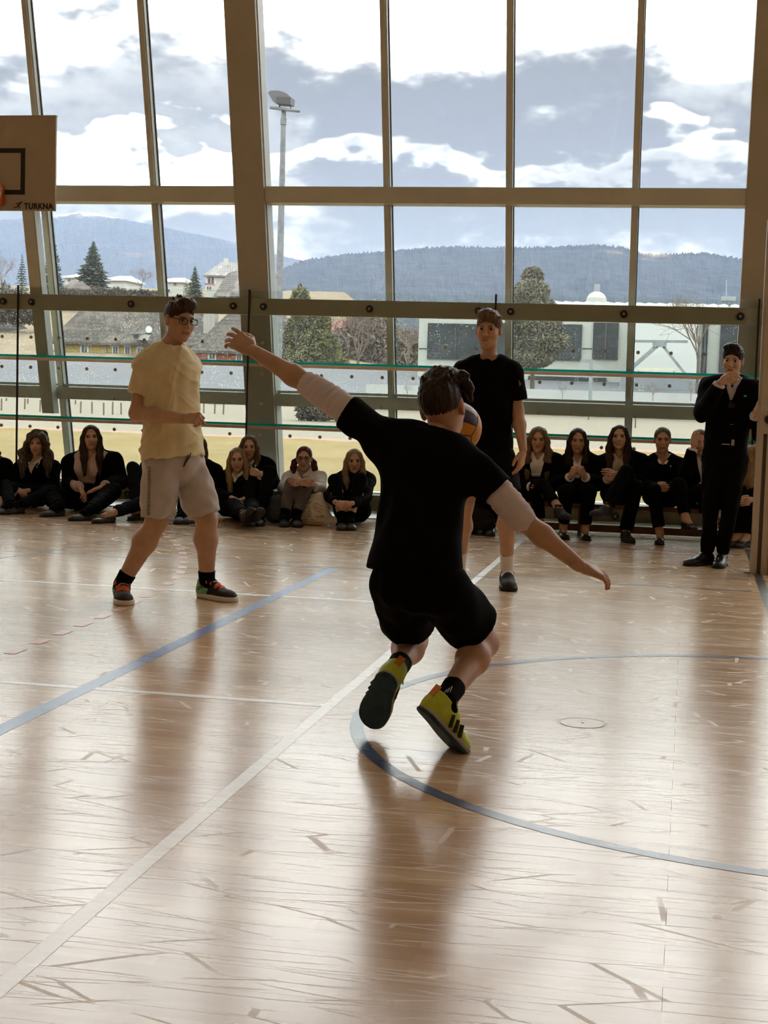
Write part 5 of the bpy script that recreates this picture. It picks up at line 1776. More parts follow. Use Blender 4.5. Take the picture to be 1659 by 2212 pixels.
shrubs('hillside_scrub', 'brown scrub on the slope at the far left', -40, 90, 700, 150, 70, mat('hill_scrub', (.075, .06, .05), .95), 27, 6000, .32, 'scrub')

# ---- stakes of the young planting along the field
stake_m = mat('weathered_stake', (.13, .10, .08), .9)
rs = random.Random(5)
for i, (sx, sy, hh) in enumerate([(3, 893, 32), (13, 886, 26), (53, 893, 32), (59, 889, 28), (64, 885, 24), (86, 896, 32), (142, 886, 26), (148, 898, 30), (162, 892, 28), (174, 899, 32), (186, 888, 24), (199, 900, 32), (209, 888, 26), (224, 902, 32), (243, 902, 34), (248, 888, 28), (262, 902, 32), (268, 893, 26), (440, 905, 36), (463, 906, 38), (482, 907, 38), (676, 910, 34), (688, 910, 36), (1207, 925, 36), (1270, 930, 40), (1372, 938, 44)]):
    d = 44+ (905-sy)*.9 if sx < 300 else 43
    p = ground(sx, sy, terrain(at(sx, sy, 50)[0], 48))
    Y = min(max(p[1], 38), 62)
    p = at(sx, sy, Y)
    hgt = hh*pxm(Y, sx)
    o = MB().tube([(p[0], Y, p[2]-.1), (p[0]+rs.uniform(-.02, .02), Y, p[2]+hgt)], .03, 6).build('stake', stake_m)
    tag(o, 'thin wooden planting stake at the edge of the dry field', 'stake', 'planting stakes along the field')

# ---- houses
TILE = None
def tile_mat(name, c1, c2):
    m, nt, b = principled(name)
    tc = nd(nt, 'ShaderNodeTexCoord')
    br = nd(nt, 'ShaderNodeTexBrick')
    nt.links.new(mapping(nt, tc.outputs['Object'], (0, 0, 0), (math.pi/2, 0, 0), (1, 1, 1)), br.inputs['Vector'])
    br.inputs['Scale'].default_value = 1
    br.inputs['Brick Width'].default_value = .42
    br.inputs['Row Height'].default_value = .34
    br.inputs['Mortar Size'].default_value = .03
    br.inputs['Color1'].default_value = (*c1, 1)
    br.inputs['Color2'].default_value = (*c2, 1)
    br.inputs['Mortar'].default_value = (*[v*.5 for v in c1], 1)
    n = noise(nt, tc.outputs['Object'], .5, 3, .7)
    nt.links.new(mixc(nt, smooth(nt, n, .45, .7), br.outputs[0], tuple(v*1.35 for v in c2)), b.inputs['Base Color'])
    b.inputs['Roughness'].default_value = .9
    return m
ROOF_BR = tile_mat('weathered_brown_tiles', (.048, .04, .033), (.085, .07, .058))
ROOF_GR = tile_mat('grey_tiles', (.17, .165, .16), (.23, .22, .21))
WIN_FRAME = mat('white_window_frame', (.48, .48, .45), .5)
WIN_GLASS = mat('dark_window_pane', (.045, .055, .065), .12, 0, .5)
YELLOW_W = mat('ochre_yellow_render', (.32, .24, .07), .9, 0, .2, .08, .6)
RED_W = mat('brick_red_render', (.28, .10, .065), .9, 0, .2, .08, .6)
WHITE_W = mat('white_render', (.42, .43, .40), .9, 0, .2, .04, .5)
def house(name, label, x0, x1, base_y, eave_y, ridge_y, Y, depth, wall_m, roof_m, hip_l=.0, hip_r=.0, over=.5, windows=(), ref=None, rail=None):
    """house front between two image positions; the body goes back by depth"""
    xm = (x0+x1)/2
    a, c = at(x0, eave_y, Y), at(x1, eave_y, Y)
    zb = at(xm, base_y, Y)[2]
    ze = at(xm, eave_y, Y)[2]
    zr = at(xm, ridge_y, Y+depth/2)[2]
    root = empty(name, ((a[0]+c[0])/2, Y, zb))
    tag(root, label, 'house')
    MB().box((a[0], Y, zb-1), (c[0], Y+depth, ze)).build('wall', wall_m, root)
    X0, X1, Y0, Y1 = a[0]-over, c[0]+over, Y-over, Y+depth+over
    w = X1-X0
    rl, rr_ = X0+w*hip_l, X1-w*hip_r
    ym = (Y0+Y1)/2
    b = MB().add([(X0, Y0, ze-.1), (X1, Y0, ze-.1), (X1, Y1, ze-.1), (X0, Y1, ze-.1), (rl, ym, zr), (rr_, ym, zr), (X0, Y0, ze-.3), (X1, Y0, ze-.3), (X1, Y1, ze-.3), (X0, Y1, ze-.3)],
                 [(0, 1, 5, 4), (2, 3, 4, 5), (1, 2, 5), (3, 0, 4), (6, 9, 8, 7), (0, 6, 7, 1), (1, 7, 8, 2), (2, 8, 9, 3), (3, 9, 6, 0)])
    b.build('roof', roof_m, root)
    for (wx, wy, ww, wh) in windows:
        p = at(wx, wy, Y)
        u = pxm(Y, wx)
        hw, h2 = ww*u/2, wh*u/2
        f = MB().box((p[0]-hw, Y-.09, p[2]-h2), (p[0]+hw, Y+.02, p[2]+h2)).build('window', WIN_FRAME, root)
        for sgn in (-1, 1):
            cx = p[0]+sgn*hw*.36
            MB().box((cx-hw*.27, Y-.12, p[2]-h2*.72), (cx+hw*.27, Y-.085, p[2]+h2*.70)).build('pane', WIN_GLASS, f)
    return root
hy = house('yellow_house', 'long ochre-yellow house with a weathered brown tiled roof', 118, 418, 830, 739, 640, 128, 9, YELLOW_W, ROOF_BR, .18, .10, .5,
           [(133, 754, 18, 27), (183, 756, 19, 28), (250, 759, 15, 28), (276, 760, 15, 27), (303, 762, 15, 27), (250, 800, 14, 24), (183, 800, 16, 22)])
dn = at(306, 728, 127.2)
u = pxm(127, 306)
d_ = MB().box((dn[0]-9*u, 125.9, dn[2]-7*u), (dn[0]+9*u, 129, dn[2]+6*u)).build('dormer', WHITE_W, hy)
MB().box((dn[0]-5*u, 125.8, dn[2]-5*u), (dn[0]+5*u, 125.9, dn[2]+4*u)).build('pane', WIN_GLASS, d_)
MB().add([(dn[0]-16*u, 125.3, dn[2]+5*u), (dn[0]+14*u, 125.3, dn[2]+5*u), (dn[0]+4*u, 130, dn[2]+18*u), (dn[0]-14*u, 130, dn[2]+18*u), (dn[0]-16*u, 125.3, dn[2]+4*u), (dn[0]+14*u, 125.3, dn[2]+4*u), (dn[0]+4*u, 130, dn[2]+12*u), (dn[0]-14*u, 130, dn[2]+12*u)],
         [(0, 1, 2, 3), (7, 6, 5, 4), (0, 4, 5, 1), (1, 5, 6, 2), (2, 6, 7, 3), (3, 7, 4, 0)]).build('dormer_roof', ROOF_BR, hy)
ds = at(325, 712, 126)
MB().lathe((ds[0], 125.6, ds[2]), [(.04, .2), (.16, .16), (.29, .04), (.30, 0.0)], 18, 'y').build('satellite_dish', mat('pale_dish', (.6, .62, .62), .4), hy)
MB().tube([at(228, 741, 127.9), at(228, 830, 127.9)], .09, 6).build('downpipe', mat('grey_zinc', (.2, .2, .2), .5), hy)
hr = house('red_house', 'brick-red house with a steep hipped roof beyond the raised hand', 424, 610, 832, 757, 668, 122, 8, RED_W, ROOF_BR, .28, .2, .5,
           [(459, 769, 18, 18), (517, 771, 14, 20), (517, 806, 12, 16)])
cb = at(452, 682, 125)
MB().box((cb[0]-.5, 125, cb[2]-1.5), (cb[0]+.5, 126, cb[2]+.3)).build('chimney', mat('grey_render', (.3, .28, .26), .9), hr)
house('orange_house', 'orange rendered house cut off at the left edge of the view', -90, 6, 775, 722, 690, 150, 8, mat('orange_render', (.55, .27, .07), .9), ROOF_BR, .2, .1, .4, ())
# gabled grey house on the hill: two-storey bay and steep side gable
hg = house('gabled_house', 'grey gabled house with a glazed bay high on the hill', 446, 560, 645, 594, 566, 228, 9, WHITE_W, ROOF_GR, .16, .0, .5, [(456, 606, 22, 20), (502, 606, 13, 14), (497, 630, 8, 12), (452, 622, 16, 8)])
gp = [at(460, 640, 226), at(530, 640, 226), at(512, 584, 226), at(492, 590, 226)]
MB().add([p for p in gp]+[p+np.array([0, 3, 0]) for p in gp], [(0, 1, 2, 3), (7, 6, 5, 4), (0, 4, 5, 1), (1, 5, 6, 2), (2, 6, 7, 3), (3, 7, 4, 0)]).build('gable_roof', ROOF_GR, hg)
MB().box(at(444, 615, 226)-np.array([0, 0, 0]), at(462, 612, 225.4)).build('awning', mat('red_awning', (.35, .06, .07), .8), hg)
MB().box(at(488, 568, 231)-np.array([.4, 0, .5]), at(488, 563, 232)+np.array([.4, 0, .3])).build('chimney', WHITE_W, hg)
house('white_villa', 'flat white apartment house left of the pointed spruce', 348, 392, 640, 606, 600, 240, 8, WHITE_W, mat('white_roof_edge', (.5, .5, .48), .8), .3, .3, .6, [(358, 612, 14, 7), (378, 614, 10, 7), (362, 628, 18, 8)])
house('white_villa', 'white flat-roofed villa behind the broad spruce, left side', 140, 172, 640, 597, 592, 250, 8, WHITE_W, mat('white_roof_edge', (.5, .5, .48), .8), .3, .3, .5, [(150, 606, 10, 8)])
house('white_villa', 'low white house behind the broad spruce, right side', 232, 270, 640, 603, 596, 250, 8, WHITE_W, mat('white_roof_edge', (.5, .5, .48), .8), .2, .2, .5, ())
house('shed', 'small brown hipped roof shed on the hillside', 138, 168, 640, 622, 608, 195, 5, mat('brown_render', (.12, .09, .07), .9), ROOF_BR, .3, .3, .5, ())
house('far_white_house', 'small white house far behind the olive conifers', 606, 632, 655, 640, 628, 300, 8, WHITE_W, ROOF_GR, .2, .2, .4, [(622, 645, 5, 6)])
house('red_roof_house', 'dull red-roofed house behind the bare trees', 690, 800, 790, 718, 690, 150, 8, mat('grey_render', (.3, .28, .26), .9), mat('dull_red_tiles', (.22, .09, .07), .9, 0, .2, .2, 1), .3, .3, .5, [(778, 720, 10, 8), (760, 745, 12, 10)])

# ---- white flat building on the right
YB = 76.0
wb = empty('white_building', at(1250, 866, YB))
tag(wb, 'long white modern building with dark window bands on the right', 'building')
def blk(x0, y0, x1, y1, Y, dep, m, nm, parent):
    a, c = at(x0, y1, Y), at(x1, y0, Y)
    xm = (x0+x1)/2
    return MB().box((a[0], Y, at(xm, y1, Y)[2]), (c[0], Y+dep, at(xm, y0, Y)[2])).build(nm, m, parent)
WHITE_C = mat('white_facade_panels', (.37, .38, .345), .8, 0, .2, .05, .3)
DARK_G = mat('tinted_facade_glass', (.028, .034, .038), .35, 0, .15, .2, 1)
GREY_S = mat('grey_shutter', (.20, .22, .24), .6)
blk(900, 662, 1760, 866, YB, 14, WHITE_C, 'wall', wb)
# folded roof: white triangular plates along the parapet
zb0 = at(1350, 663, YB)[2]
fx0, fx1 = at(1180, 650, YB)[0], at(1700, 650, YB)[0]
nfold = 22
for i in range(nfold):
    xa, xb = fx0+(fx1-fx0)*i/nfold, fx0+(fx1-fx0)*(i+1)/nfold
    xc = (xa+xb)/2
    h = .42
    MB().add([(xa, YB+1, zb0), (xb, YB+1, zb0), (xb, YB+4, zb0+h), (xa, YB+4, zb0+h), (xc, YB+1.6, zb0+h*.8)], [(0, 1, 4), (1, 2, 4), (2, 3, 4), (3, 0, 4), (0, 3, 2, 1)]).build('roof_fold', WHITE_C, wb)
for (x0, y0, x1, y1) in ((922, 699, 1045, 776), (1070, 699, 1258, 776), (1279, 697, 1337, 776), (1514, 692, 1531, 806), (1552, 694, 1720, 806)):
    w_ = blk(x0, y0, x1, y1, YB-.12, .1, DARK_G, 'window', wb)
    nn = max(1, int((x1-x0)/62))
    for i in range(1, nn+1):
        xx = x0+(x1-x0)*i/(nn+1)
        blk(xx-.8, y0, xx+.8, y1, YB-.17, .06, mat('dark_window_bar', (.06, .065, .065), .5), 'glazing_bar', w_)
blk(905, 752, 922, 754, YB-.03, .05, GASKET, 'joint', wb)
blk(1258, 752, 1279, 754, YB-.03, .05, GASKET, 'joint', wb)
blk(1140, 814, 1310, 838, YB-.12, .1, DARK_G, 'window', wb)
blk(1340, 815, 1520, 847, YB-3.6, .1, GREY_S, 'shutter', wb)
bb = blk(1361, 668, 1511, 866, YB-3.5, 6, mat('bright_white_facade', (.50, .51, .495), .8), 'block', wb)
dm = at(1289, 638, YB+6)
MB().lathe((dm[0], YB+6, dm[2]-.4), [(.55, 0), (.52, .25), (.4, .45), (.2, .58), (.02, .62)], 16).build('roof_dome', WHITE_C, wb)
MB().box((dm[0]-.15, YB+5.9, dm[2]+.2), (dm[0]+.15, YB+6.1, dm[2]+.6)).build('roof_vent', GREY_S, wb)
MB().tube([at(1569, 650, YB+3), at(1569, 604, YB+3)], .03, 5).build('antenna', GREY_S, wb)
blk(1558, 640, 1590, 650, YB+3, 1, GREY_S, 'roof_unit', wb)
# steel truss in front of the white block
TG = mat('galvanised_truss', (.20, .225, .235), .6, 0, .3, .15, 4)
tr = empty('steel_truss', at(1425, 866, 70.5))
tag(tr, 'grey steel A-shaped truss in front of the white block', 'truss')
def tbar(p, q, w, nm='beam', m=TG):
    MB().bar(at(*p, 70.5), at(*q, 70.5), w, w, (0, 1, 0)).build(nm, m, tr)
tbar((1363, 737), (1486, 738), .12)
tbar((1425, 742), (1352, 806), .18)
tbar((1428, 742), (1480, 808), .12)
tbar((1410, 742), (1440, 742), .30, 'gusset')
tbar((1378, 797), (1458, 798), .12, 'sign_board', mat('cream_board', (.6, .55, .42), .7))
for xx in (1380, 1456):
    tbar((xx, 800), (xx, 866), .05, 'support')
# street lamp and kerb wall
sl = empty('street_lamp', at(1275, 866, 50))
tag(sl, 'grey square street lamp with a short arm beside the pine', 'street lamp')
MB().bar(at(1275, 866, 50), at(1277, 781, 50), .12, .12, (0, 1, 0)).build('pole', TG, sl)
MB().bar(at(1254, 779, 50), at(1280, 781, 50), .10, .06, (0, 1, 0)).build('arm', TG, sl)
kw = blk(790, 843, 1700, 868, 58, .6, mat('pale_kerb_wall', (.36, .37, .37), .9, 0, .2, .08, .6), 'kerb_wall', None)
tag(kw, 'low pale wall along the yard in front of the white building', 'wall')
lw = blk(425, 884, 530, 903, 57, .4, mat('dark_stone_wall', (.075, .068, .06), .95, 0, .2, .4, 2), 'garden_wall', None)
tag(lw, 'low dark stone wall behind the player in yellow', 'wall')
blk(425, 881, 530, 885, 56.9, .6, mat('pale_wall_cap', (.5, .5, .47), .9), 'wall_cap', lw)
blk(428, 903, 532, 907, 55, 1, mat('pale_kerb_wall', (.36, .37, .37), .9), 'kerb', lw)
# two small white triangular boards leaning on the dark wall
for tx in (452, 494):
    p = at(tx, 893, 56.4)
    u = pxm(56, tx)
    o = MB().add([p+np.array(v)*u for v in ((-6, 0, -7), (6, 0, -7), (0, 0, 7), (-6, 3, -7), (6, 3, -7), (0, 3, 7))], [(0, 1, 2), (5, 4, 3), (0, 3, 4, 1), (1, 4, 5, 2), (2, 5, 3, 0)]).build('triangular_marker', mat('weathered_white_board', (.5, .5, .47), .8))
    tag(o, 'small white triangular marker leaning on the dark wall, ' + ('left one' if tx < 470 else 'right one'), 'marker')

# ---- floodlight mast
ms = empty('floodlight_mast', ground(609, 905, -.16))
YM = 52.0
base, topp = at(604, 905, YM), at(613, 238, YM)
base[0] = topp[0]
base[2] = -.2
tag(ms, 'tall grey floodlight mast with a single lamp seen through the glass', 'floodlight')
u = pxm(YM, 610)
GALV = mat('galvanised_steel', (.15, .16, .17), .6, 0, .3, .25, 6)
MB().tube([base, topp], [.16, .085], 10).build('pole', GALV, ms)
MB().tube([at(584, 232, YM), at(616, 236.5, YM-.2), at(648, 240, YM)], .055, 8).build('crossbar', GALV, ms)
MB().tube([topp-np.array([0, 0, .28]), topp-np.array([0, 0, .50])], .11, 10).build('collar', GALV, ms)
lp = [at(x, y, YM) for x, y in ((583, 203), (589, 199), (607, 199), (622, 204), (633, 213), (631, 228), (601, 226), (594, 222))]
vs = [p+np.array([0, -.28, 0]) for p in lp]+[p+np.array([0, .28, 0]) for p in lp]
n = len(lp)
lm_ = MB().add(vs, [tuple(range(n)), tuple(reversed(range(n, 2*n)))]+[(i, n+i, n+(i+1) % n, (i+1) % n) for i in range(n)]).build('lamp_head', mat('grey_lamp_housing', (.085, .088, .092), .6), ms)
blk2 = [at(x, y, YM) for x, y in ((602, 213), (632, 214), (630, 229), (603, 227))]
vs = [p+np.array([0, -.33, 0]) for p in blk2]+[p+np.array([0, -.2, 0]) for p in blk2]
MB().add(vs, [(3, 2, 1, 0), (4, 5, 6, 7), (0, 1, 5, 4), (1, 2, 6, 5), (2, 3, 7, 6), (3, 0, 4, 7)]).build('ballast_box', mat('dark_ballast', (.045, .045, .05), .7), lm_)
for xx in (604, 628):
    MB().bar(at(xx, 226, YM), at(xx, 235, YM), .04, .04, (0, 1, 0)).build('bracket', GALV, ms)

# ---- haze between the hall and the hills
hz = MB().box((-5000, 320, -30), (5000, 6500, 560)).build('haze', None)
hm = bpy.data.materials.new('rainy_haze')
hm.use_nodes = True
nt = hm.node_tree
nt.nodes.clear()
vo = nd(nt, 'ShaderNodeVolumeScatter')
vo.inputs['Color'].default_value = (.50, .66, 1.0, 1)
vo.inputs['Density'].default_value = 9e-5
vo.inputs['Anisotropy'].default_value = 0.0
o_ = nd(nt, 'ShaderNodeOutputMaterial')
nt.links.new(vo.outputs[0], o_.inputs['Volume'])
hz.data.materials.clear()
hz.data.materials.append(hm)
tag(hz, 'thin bluish rain haze in front of the mountains', None, None, 'stuff')

# ================================================================== THINGS IN THE HALL
# ---- basketball backboard on its leaning support
bbx = empty('basketball_backboard', (-6.63, 13.75, 2.85))
tag(bbx, 'white basketball backboard with black target frame at the left edge', 'backboard')
BOARD = mat('off_white_board', (.40, .32, .235), .55, 0, .4, .03, 3)
BLK = mat('black_print', (.012, .010, .010), .6)
X0, X1, Z0, Z1, YB_ = -7.23, -6.03, 2.85, 3.74, 13.72
MB().box((X0, YB_, Z0), (X1, YB_+.03, Z1)).build('board', BOARD, bbx)
MB().box((X0-.004, YB_-.004, Z1), (X1+.004, YB_+.034, Z1+.008)).build('edge_strip', mat('board_edge', (.42, .34, .30), .5), bbx)
tx0, tx1, tz0, tz1, tw = -6.925, -6.338, 3.002, 3.44, .045
for lo, hi in (((tx0, tz1-tw), (tx1, tz1)), ((tx0, tz0), (tx1, tz0+tw)), ((tx0, tz0+tw), (tx0+tw, tz1-tw)), ((tx1-tw, tz0+tw), (tx1, tz1-tw))):
    MB().box((lo[0], YB_-.002, lo[1]), (hi[0], YB_, hi[1])).build('target_line', BLK, bbx)
RIM = mat('orange_rim', (.62, .13, .03), .45)
rm = MB().box((-6.72, YB_-.06, 2.90), (-6.545, YB_-.001, 3.075)).build('rim_bracket', RIM, bbx)
MB().tube([(-6.63+.225*math.cos(a), YB_-.15-.225+.225*math.sin(a), 3.05) for a in np.linspace(0, 2*math.pi, 33)], .009, 8, False).build('rim', RIM, rm, True)
for sx in (-.08, .08):
    MB().bar((-6.63+sx, YB_-.03, 3.02), (-6.63+sx*.7, YB_-.17, 3.045), .02, .02).build('rim_arm', RIM, rm)
NET = mat('white_net', (.62, .60, .56), .9)
for k in range(12):
    a = 2*math.pi*k/12
    for s in (1, -1):
        pts = []
        for t in np.linspace(0, 1, 6):
            r = .222*(1-.42*t)
            aa = a+s*t*.9
            pts.append((-6.63+r*math.cos(aa), YB_-.375+r*math.sin(aa), 3.045-.42*t))
        MB().tube(pts, .003, 4, False).build('net_cord', NET, rm)
# maker's name in the lower corner
cu = bpy.data.curves.new('maker_name', 'FONT')
cu.body = 'TURKNA'
cu.size = .076
cu.align_x = 'RIGHT'
cu.space_character = 1.06
cu.extrude = .0005
cu.offset = .0026
tmp = bpy.data.objects.new('maker_name_curve', cu)
COL.objects.link(tmp)
bpy.context.view_layer.update()
me = bpy.data.meshes.new_from_object(tmp.evaluated_get(bpy.context.evaluated_depsgraph_get()))
bpy.data.objects.remove(tmp)
xs_ = [v.co.x for v in me.vertices]
wd = max(xs_)-min(xs_)
me.materials.append(BLK)
link('maker_name', me, bbx, Matrix.Translation((X1-.018, YB_-.003, Z0+.018)) @ Matrix.Rotation(math.pi/2, 4, 'X') @ Matrix.Diagonal((.30/wd, 1, 1, 1)))
# little running figure before the name
rf = MB()
fx, fz = X1-.37, Z0+.04
def flat(pts, w):
    rf.tube([(fx+p[0], YB_-.002, fz+p[1]) for p in pts], w, 6)
rf.lathe((fx+.020, YB_-.002, fz+.040), [(.0075, 0), (.0075, .0015)], 10, 'y')
flat([(.014, .030), (-.006, .004)], .0075)
flat([(-.006, .004), (.012, -.008), (.004, -.022)], .004)
flat([(-.006, .004), (-.028, -.010), (-.050, -.014)], .004)
flat([(.012, .028), (.034, .040), (.040, .048)], .003)
flat([(.010, .026), (-.012, .034), (-.022, .024)], .003)
rf.build('running_emblem', BLK, bbx)
# support post following the lean of the front
sp_ = leanbox(MB(), -6.475, -6.36, .90, 3.7, -.12, .02).build('support_post', METAL, bbx)
leanbox(MB(), -6.36, -6.352, .90, 3.7, -.11, .02).build('post_edge', LIGHT_ALU, sp_)
MB().box((-6.70, YB_+.03, 3.05), (-6.40, yf(3.1)-.11, 3.13)).build('mounting_arm', METAL, bbx)
MB().box((-6.70, YB_+.03, 3.45), (-6.40, yf(3.5)-.09, 3.53)).build('mounting_arm', METAL, bbx)

# ---- net post
npx = empty('net_post', (.54, 11.30, 0))
tag(npx, 'tall pale aluminium net post standing on the black line at the right', 'net post')
ALU = mat('brushed_aluminium', (.50, .44, .37), .45, .25, .5, .05, 4)
ALU_D = mat('dark_channel', (.16, .12, .09), .5)
for x0, x1, y0, y1 in ((.482, .528, 11.27, 11.37), (.556, .602, 11.27, 11.37), (.528, .556, 11.31, 11.37)):
    MB().box((x0, y0, .0), (x1, y1, 2.55)).build('profile', ALU, npx)
MB().box((.5285, 11.300, .0), (.5555, 11.312, 1.02)).build('channel', ALU_D, npx)
MB().box((.500, 11.250, 1.02), (.590, 11.27, 1.92)).build('cover_plate', ALU, npx)
MB().lathe((.560, 11.245, 1.125), [(.030, 0), (.034, -.012), (.030, -.030), (.012, -.034)], 9, 'y').build('knob', BLACK_METAL, npx)
for z, xx in ((1.24, .575), (1.235, .555), (1.40, .575), (1.47, .570), (1.62, .59), (1.66, .59), (1.70, .59), (1.74, .59)):
    MB().lathe((xx, 11.25, z), [(.010, 0), (.010, -.008)], 10, 'y').build('screw', BLACK_METAL, npx)
MB().box((.604, 11.26, .0), (.640, 11.38, .24)).build('foot_block', mat('worn_wood_block', (.34, .24, .13), .7), npx)
MB().box((.44, 11.30, .0005), (.48, 11.36, .006)).build('foot_plate', BLACK_METAL, npx)

# ---- bench
WOOD = mat('varnished_bench_wood', (.17, .075, .035), .45, 0, .5, .25, 3)
bn = empty('gym_bench', (-.4, BENCH_Y, 0))
tag(bn, 'long low wooden gym bench in front of the glass guard', 'bench')
MB().box((-2.2, BENCH_Y-.13, .245), (1.6, BENCH_Y+.13, .285)).build('seat', WOOD, bn)
MB().box((-2.2, BENCH_Y-.02, .03), (1.6, BENCH_Y+.02, .095)).build('foot_rail', WOOD, bn)
for x in (-2.0, -.92, .18, 1.28):
    MB().box((x-.02, BENCH_Y-.10, .0), (x+.02, BENCH_Y+.10, .245)).build('leg', WOOD, bn)

# ---- cloth bag with drawings
bgx = ground(675, 1136)
CANVAS = mat('natural_canvas', (.86, .77, .64), .95, 0, .2, .04, 8, .2, 30, .006)
INK = mat('black_ink', (.02, .018, .016), .8)
bag = empty('cloth_bag', bgx)
tag(bag, 'natural canvas drawstring bag covered in black drawings on the floor', 'bag')
def bag_pt(u, v):
    """front of the bag: u -1..1 across, v 0..1 up"""
    w = .170*(1-v)**.8*(1-.15*v)+.045+.02*math.sin(v*7)
    z = .01+.270*v
    d = -.10*(1-v)*math.cos(u*1.2)-.03
    return np.array([bgx[0]+u*w+.02*v+.012*math.sin(u*4+v*3), bgx[1]+.10+d+.006*math.sin(u*9+v*11), z+.018*math.sin(u*5+1)*v])
P = []
for v0, v1 in ((.0, .35), (.35, .7), (.7, 1.0)):
    pass
P = [cap(bgx+np.array([-.165, .10, .05]), bgx+np.array([.175, .10, .04]), .045, .035, side=(0, 1, 0), q=1.3), ell(bgx+np.array([-.01, .10, .10]), (.155, .085, .105)), ell(bgx+np.array([-.01, .11, .17]), (.115, .065, .09)),
     ell(bgx+np.array([.0, .115, .235]), (.06, .04, .05)), cap(bgx+np.array([-.09, .11, .20]), bgx+np.array([-.11, .11, .21]), .03, .015), cap(bgx+np.array([.02, .115, .25]), bgx+np.array([.035, .115, .285]), .025, .010),
     wedge(lambda X: X[..., 2]-.004, bgx-1, bgx+1)]
BV, BQ = solid(P, .0075, .05, waves(4, 10, .09, .003))
link('sack', np_mesh('sack', [(BV, BQ)], CANVAS), bag)
def on_bag(px, py):
    """front surface point of the sack under an image position"""
    best = None
    o = np.array([0, 0, CAM_H])
    d = unit(ray(px, py))
    w = BV-o
    t = w@d
    dist = np.linalg.norm(w-t[:, None]*d, axis=1)
    m = dist < .012
    if not m.any():
        return None
    return o+d*(t[m].min()-.002)
rb = random.Random(11)
def ink(pts, w=.0016, nm='drawing'):
    q = [on_bag(*p) for p in pts]
    q = [p for p in q if p is not None]
    if len(q) > 1:
        MB().tube(q, w, 5).build(nm, INK, bag)
ink([(661+4.0*math.sin(t)**3*1.0+0, 1125-(3.4*math.cos(t)-1.3*math.cos(2*t)-.6*math.cos(3*t))) for t in np.linspace(0, 6.28, 26)], .0017, 'heart_drawing')
ink([(668, 1102), (671, 1106), (672, 1112), (669, 1116), (665, 1112), (665, 1106), (668, 1102), (668, 1117)], .0014, 'leaf_drawing')
for (x, y, L, s) in [(648, 1094, 20, -.45), (652, 1100, 18, -.4), (647, 1108, 14, -.5), (655, 1091, 16, -.3), (676, 1092, 8, .9), (683, 1094, 9, .8), (678, 1098, 8, .6), (690, 1090, 10, .5), (686, 1104, 8, .3), (650, 1117, 20, -.05), (672, 1119, 6, .9), (682, 1117, 16, -.15), (694, 1113, 6, .4), (678, 1086, 10, .3), (662, 1086, 12, -.2), (646, 1124, 6, .1), (664, 1097, 8, .1), (692, 1098, 6, .6)]:
    pts = [(x+L*t, y+L*t*s+1.2*math.sin(t*9+x)) for t in np.linspace(0, 1, 12)]
    ink(pts, .0013)
# small line of lettering near the hem
for i, ch in enumerate('www.·····.com'):
    x = 677+i*1.75
    if ch in 'w':
        ink([(x, 1127.2), (x+.4, 1129), (x+.8, 1127.6), (x+1.2, 1129), (x+1.5, 1127.2)], .0010, 'lettering')
    elif ch == '.':
        ink([(x+.5, 1128.6), (x+.8, 1129)], .0011, 'lettering')
    else:
        ink([(x, 1129), (x+.3, 1127.3), (x+1.0, 1127.4), (x+1.2, 1129)], .0010, 'lettering')

# ---- rucksacks, paper, wooden block
def rucksack(name, label, px, py, Y, w, h, m, seed):
    c = at(px, py, Y)
    c[2] = 0
    o = empty(name, c)
    tag(o, label, 'rucksack')
    z = np.array([0, 0, 1.0])
    v = solid([cap(c+np.array([-w*.25, 0, h*.28]), c+np.array([w*.25, 0, h*.28]), h*.28, h*.28), ell(c+z*h*.55, (w*.45, h*.34, h*.45)), ell(c+np.array([0, -h*.22, h*.35]), (w*.36, h*.16, h*.26), k=.02), wedge(lambda X: X[..., 2]-.003, c-1, c+1)], .010, .05, waves(seed, 8, .09, .005))
    link('pack', np_mesh('pack', [v], m), o)
    link('front_pocket', np_mesh('front_pocket', [solid([ell(c+np.array([0, -h*.34, h*.30]), (w*.30, h*.10, h*.20))], .010, .02)], m), o)
    MB().tube([c+np.array([-w*.12, 0, h*.98]), c+np.array([0, 0, h*1.08]), c+np.array([w*.12, 0, h*.98])], .012, 6).build('grab_loop', m, o, True)
    return o
rucksack('rucksack', 'grey rucksack beside the seated girl with red pigtails', 601, 1118, 13.42, .24, .26, cloth('slate_grey_nylon', (.085, .09, .095), .7), 3)
rucksack('rucksack', 'black rucksack on the floor behind the standing player in black', 1032, 1140, 13.25, .34, .24, cloth('black_nylon', (.016, .014, .013), .7), 5)
pp = ground(722, 1124)
pap = MB().add([(pp[0]-.05, pp[1]+.03, .004), (pp[0]+.05, pp[1]-.03, .004), (pp[0]+.03, pp[1]+.10, .016), (pp[0]-.07, pp[1]+.14, .012), (pp[0]-.05, pp[1]+.03, .001), (pp[0]+.05, pp[1]-.03, .001), (pp[0]+.03, pp[1]+.10, .013), (pp[0]-.07, pp[1]+.14, .009)],
               [(0, 1, 2, 3), (7, 6, 5, 4), (0, 4, 5, 1), (1, 5, 6, 2), (2, 6, 7, 3), (3, 7, 4, 0)]).build('paper_sheet', mat('white_paper', (.62, .62, .62), .8))
tag(pap, 'crumpled white paper sheet on the floor right of the cloth bag', 'paper')
wb_ = ground(474, 1129)
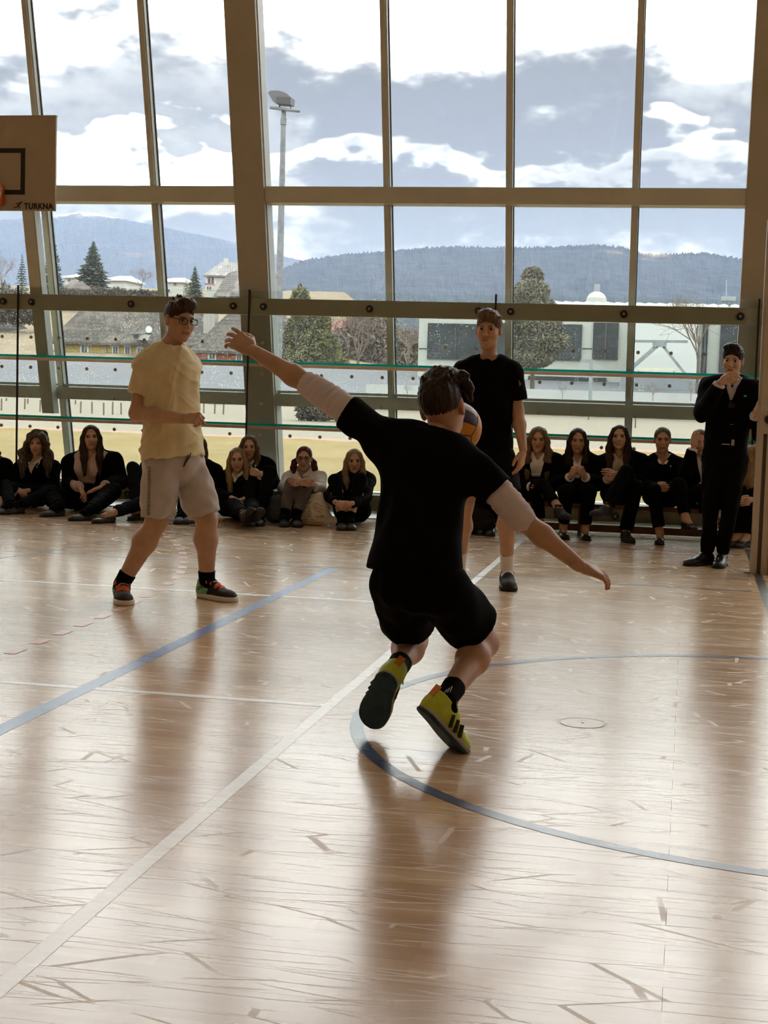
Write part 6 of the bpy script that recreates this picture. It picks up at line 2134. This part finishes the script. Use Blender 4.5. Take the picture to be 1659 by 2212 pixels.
wbk = MB().box((wb_[0]-.05, wb_[1], 0), (wb_[0]+.03, wb_[1]+.06, .03)).build('wooden_block', mat('pale_wood', (.45, .30, .16), .6))
tag(wbk, 'small pale wooden block on the floor by the yellow-shirted player', 'block')

# ---- volleyball in front of the lunging player's face
bc = at(984, 924, 5.95)
BR = .105
vb = empty('volleyball', bc-np.array([0, 0, BR]))
tag(vb, 'yellow, blue and white volleyball in the air by the lunging player head', 'ball')
VY = mat('yellow_ball_panel', (.62, .27, .015), .5, bmp=.2, bscale=300)
VB = mat('blue_ball_panel', (.045, .035, .12), .5, bmp=.2, bscale=300)
VW = mat('pale_ball_panel', (.46, .45, .50), .5, bmp=.2, bscale=300)
rot = np.array(Matrix.Rotation(.5, 3, 'Y') @ Matrix.Rotation(.9, 3, 'X') @ Matrix.Rotation(.35, 3, 'Z'))
def cube_face(axis, sgn, i, m):
    """one third of a cube face blown up to the sphere: an 18-panel ball"""
    b = MB()
    n = 8
    u_ax, v_ax = (axis+1) % 3, (axis+2) % 3
    V = []
    for a in range(n+1):
        for c in range(n+1):
            uu = -1+2*a/n
            vv = -1+2*i/3+2/3*c/n
            e = .03
            uu = max(-1+e, min(1-e, uu))
            vv = max(-1+2*i/3+e, min(-1+2*(i+1)/3-e, vv))
            p = np.zeros(3)
            p[axis], p[u_ax], p[v_ax] = sgn, math.tan(uu*math.pi/4), math.tan(vv*math.pi/4)
            V.append(bc+rot@unit(p)*BR)
    F = [(a*(n+1)+c, (a+1)*(n+1)+c, (a+1)*(n+1)+c+1, a*(n+1)+c+1) for a in range(n) for c in range(n)]
    b.add(V, F if sgn > 0 else [f[::-1] for f in F])
    b.build('panel', m, vb, True)
for ax in range(3):
    for sg in (1, -1):
        for i in range(3):
            q = np.zeros(3)
            q[ax] = sg
            q[(ax+2) % 3] = math.tan((-1+2*(i+.5)/3)*math.pi/4)
            q = rot@unit(q)
            hgt = q[2]+.35*q[0]
            cube_face(ax, sg, i, VW if hgt > .66 else (VB if hgt > .52 else VY))
link('core', np_mesh('core', [solid([ell(bc, BR*.985)], .009, .01)], VB), vb)
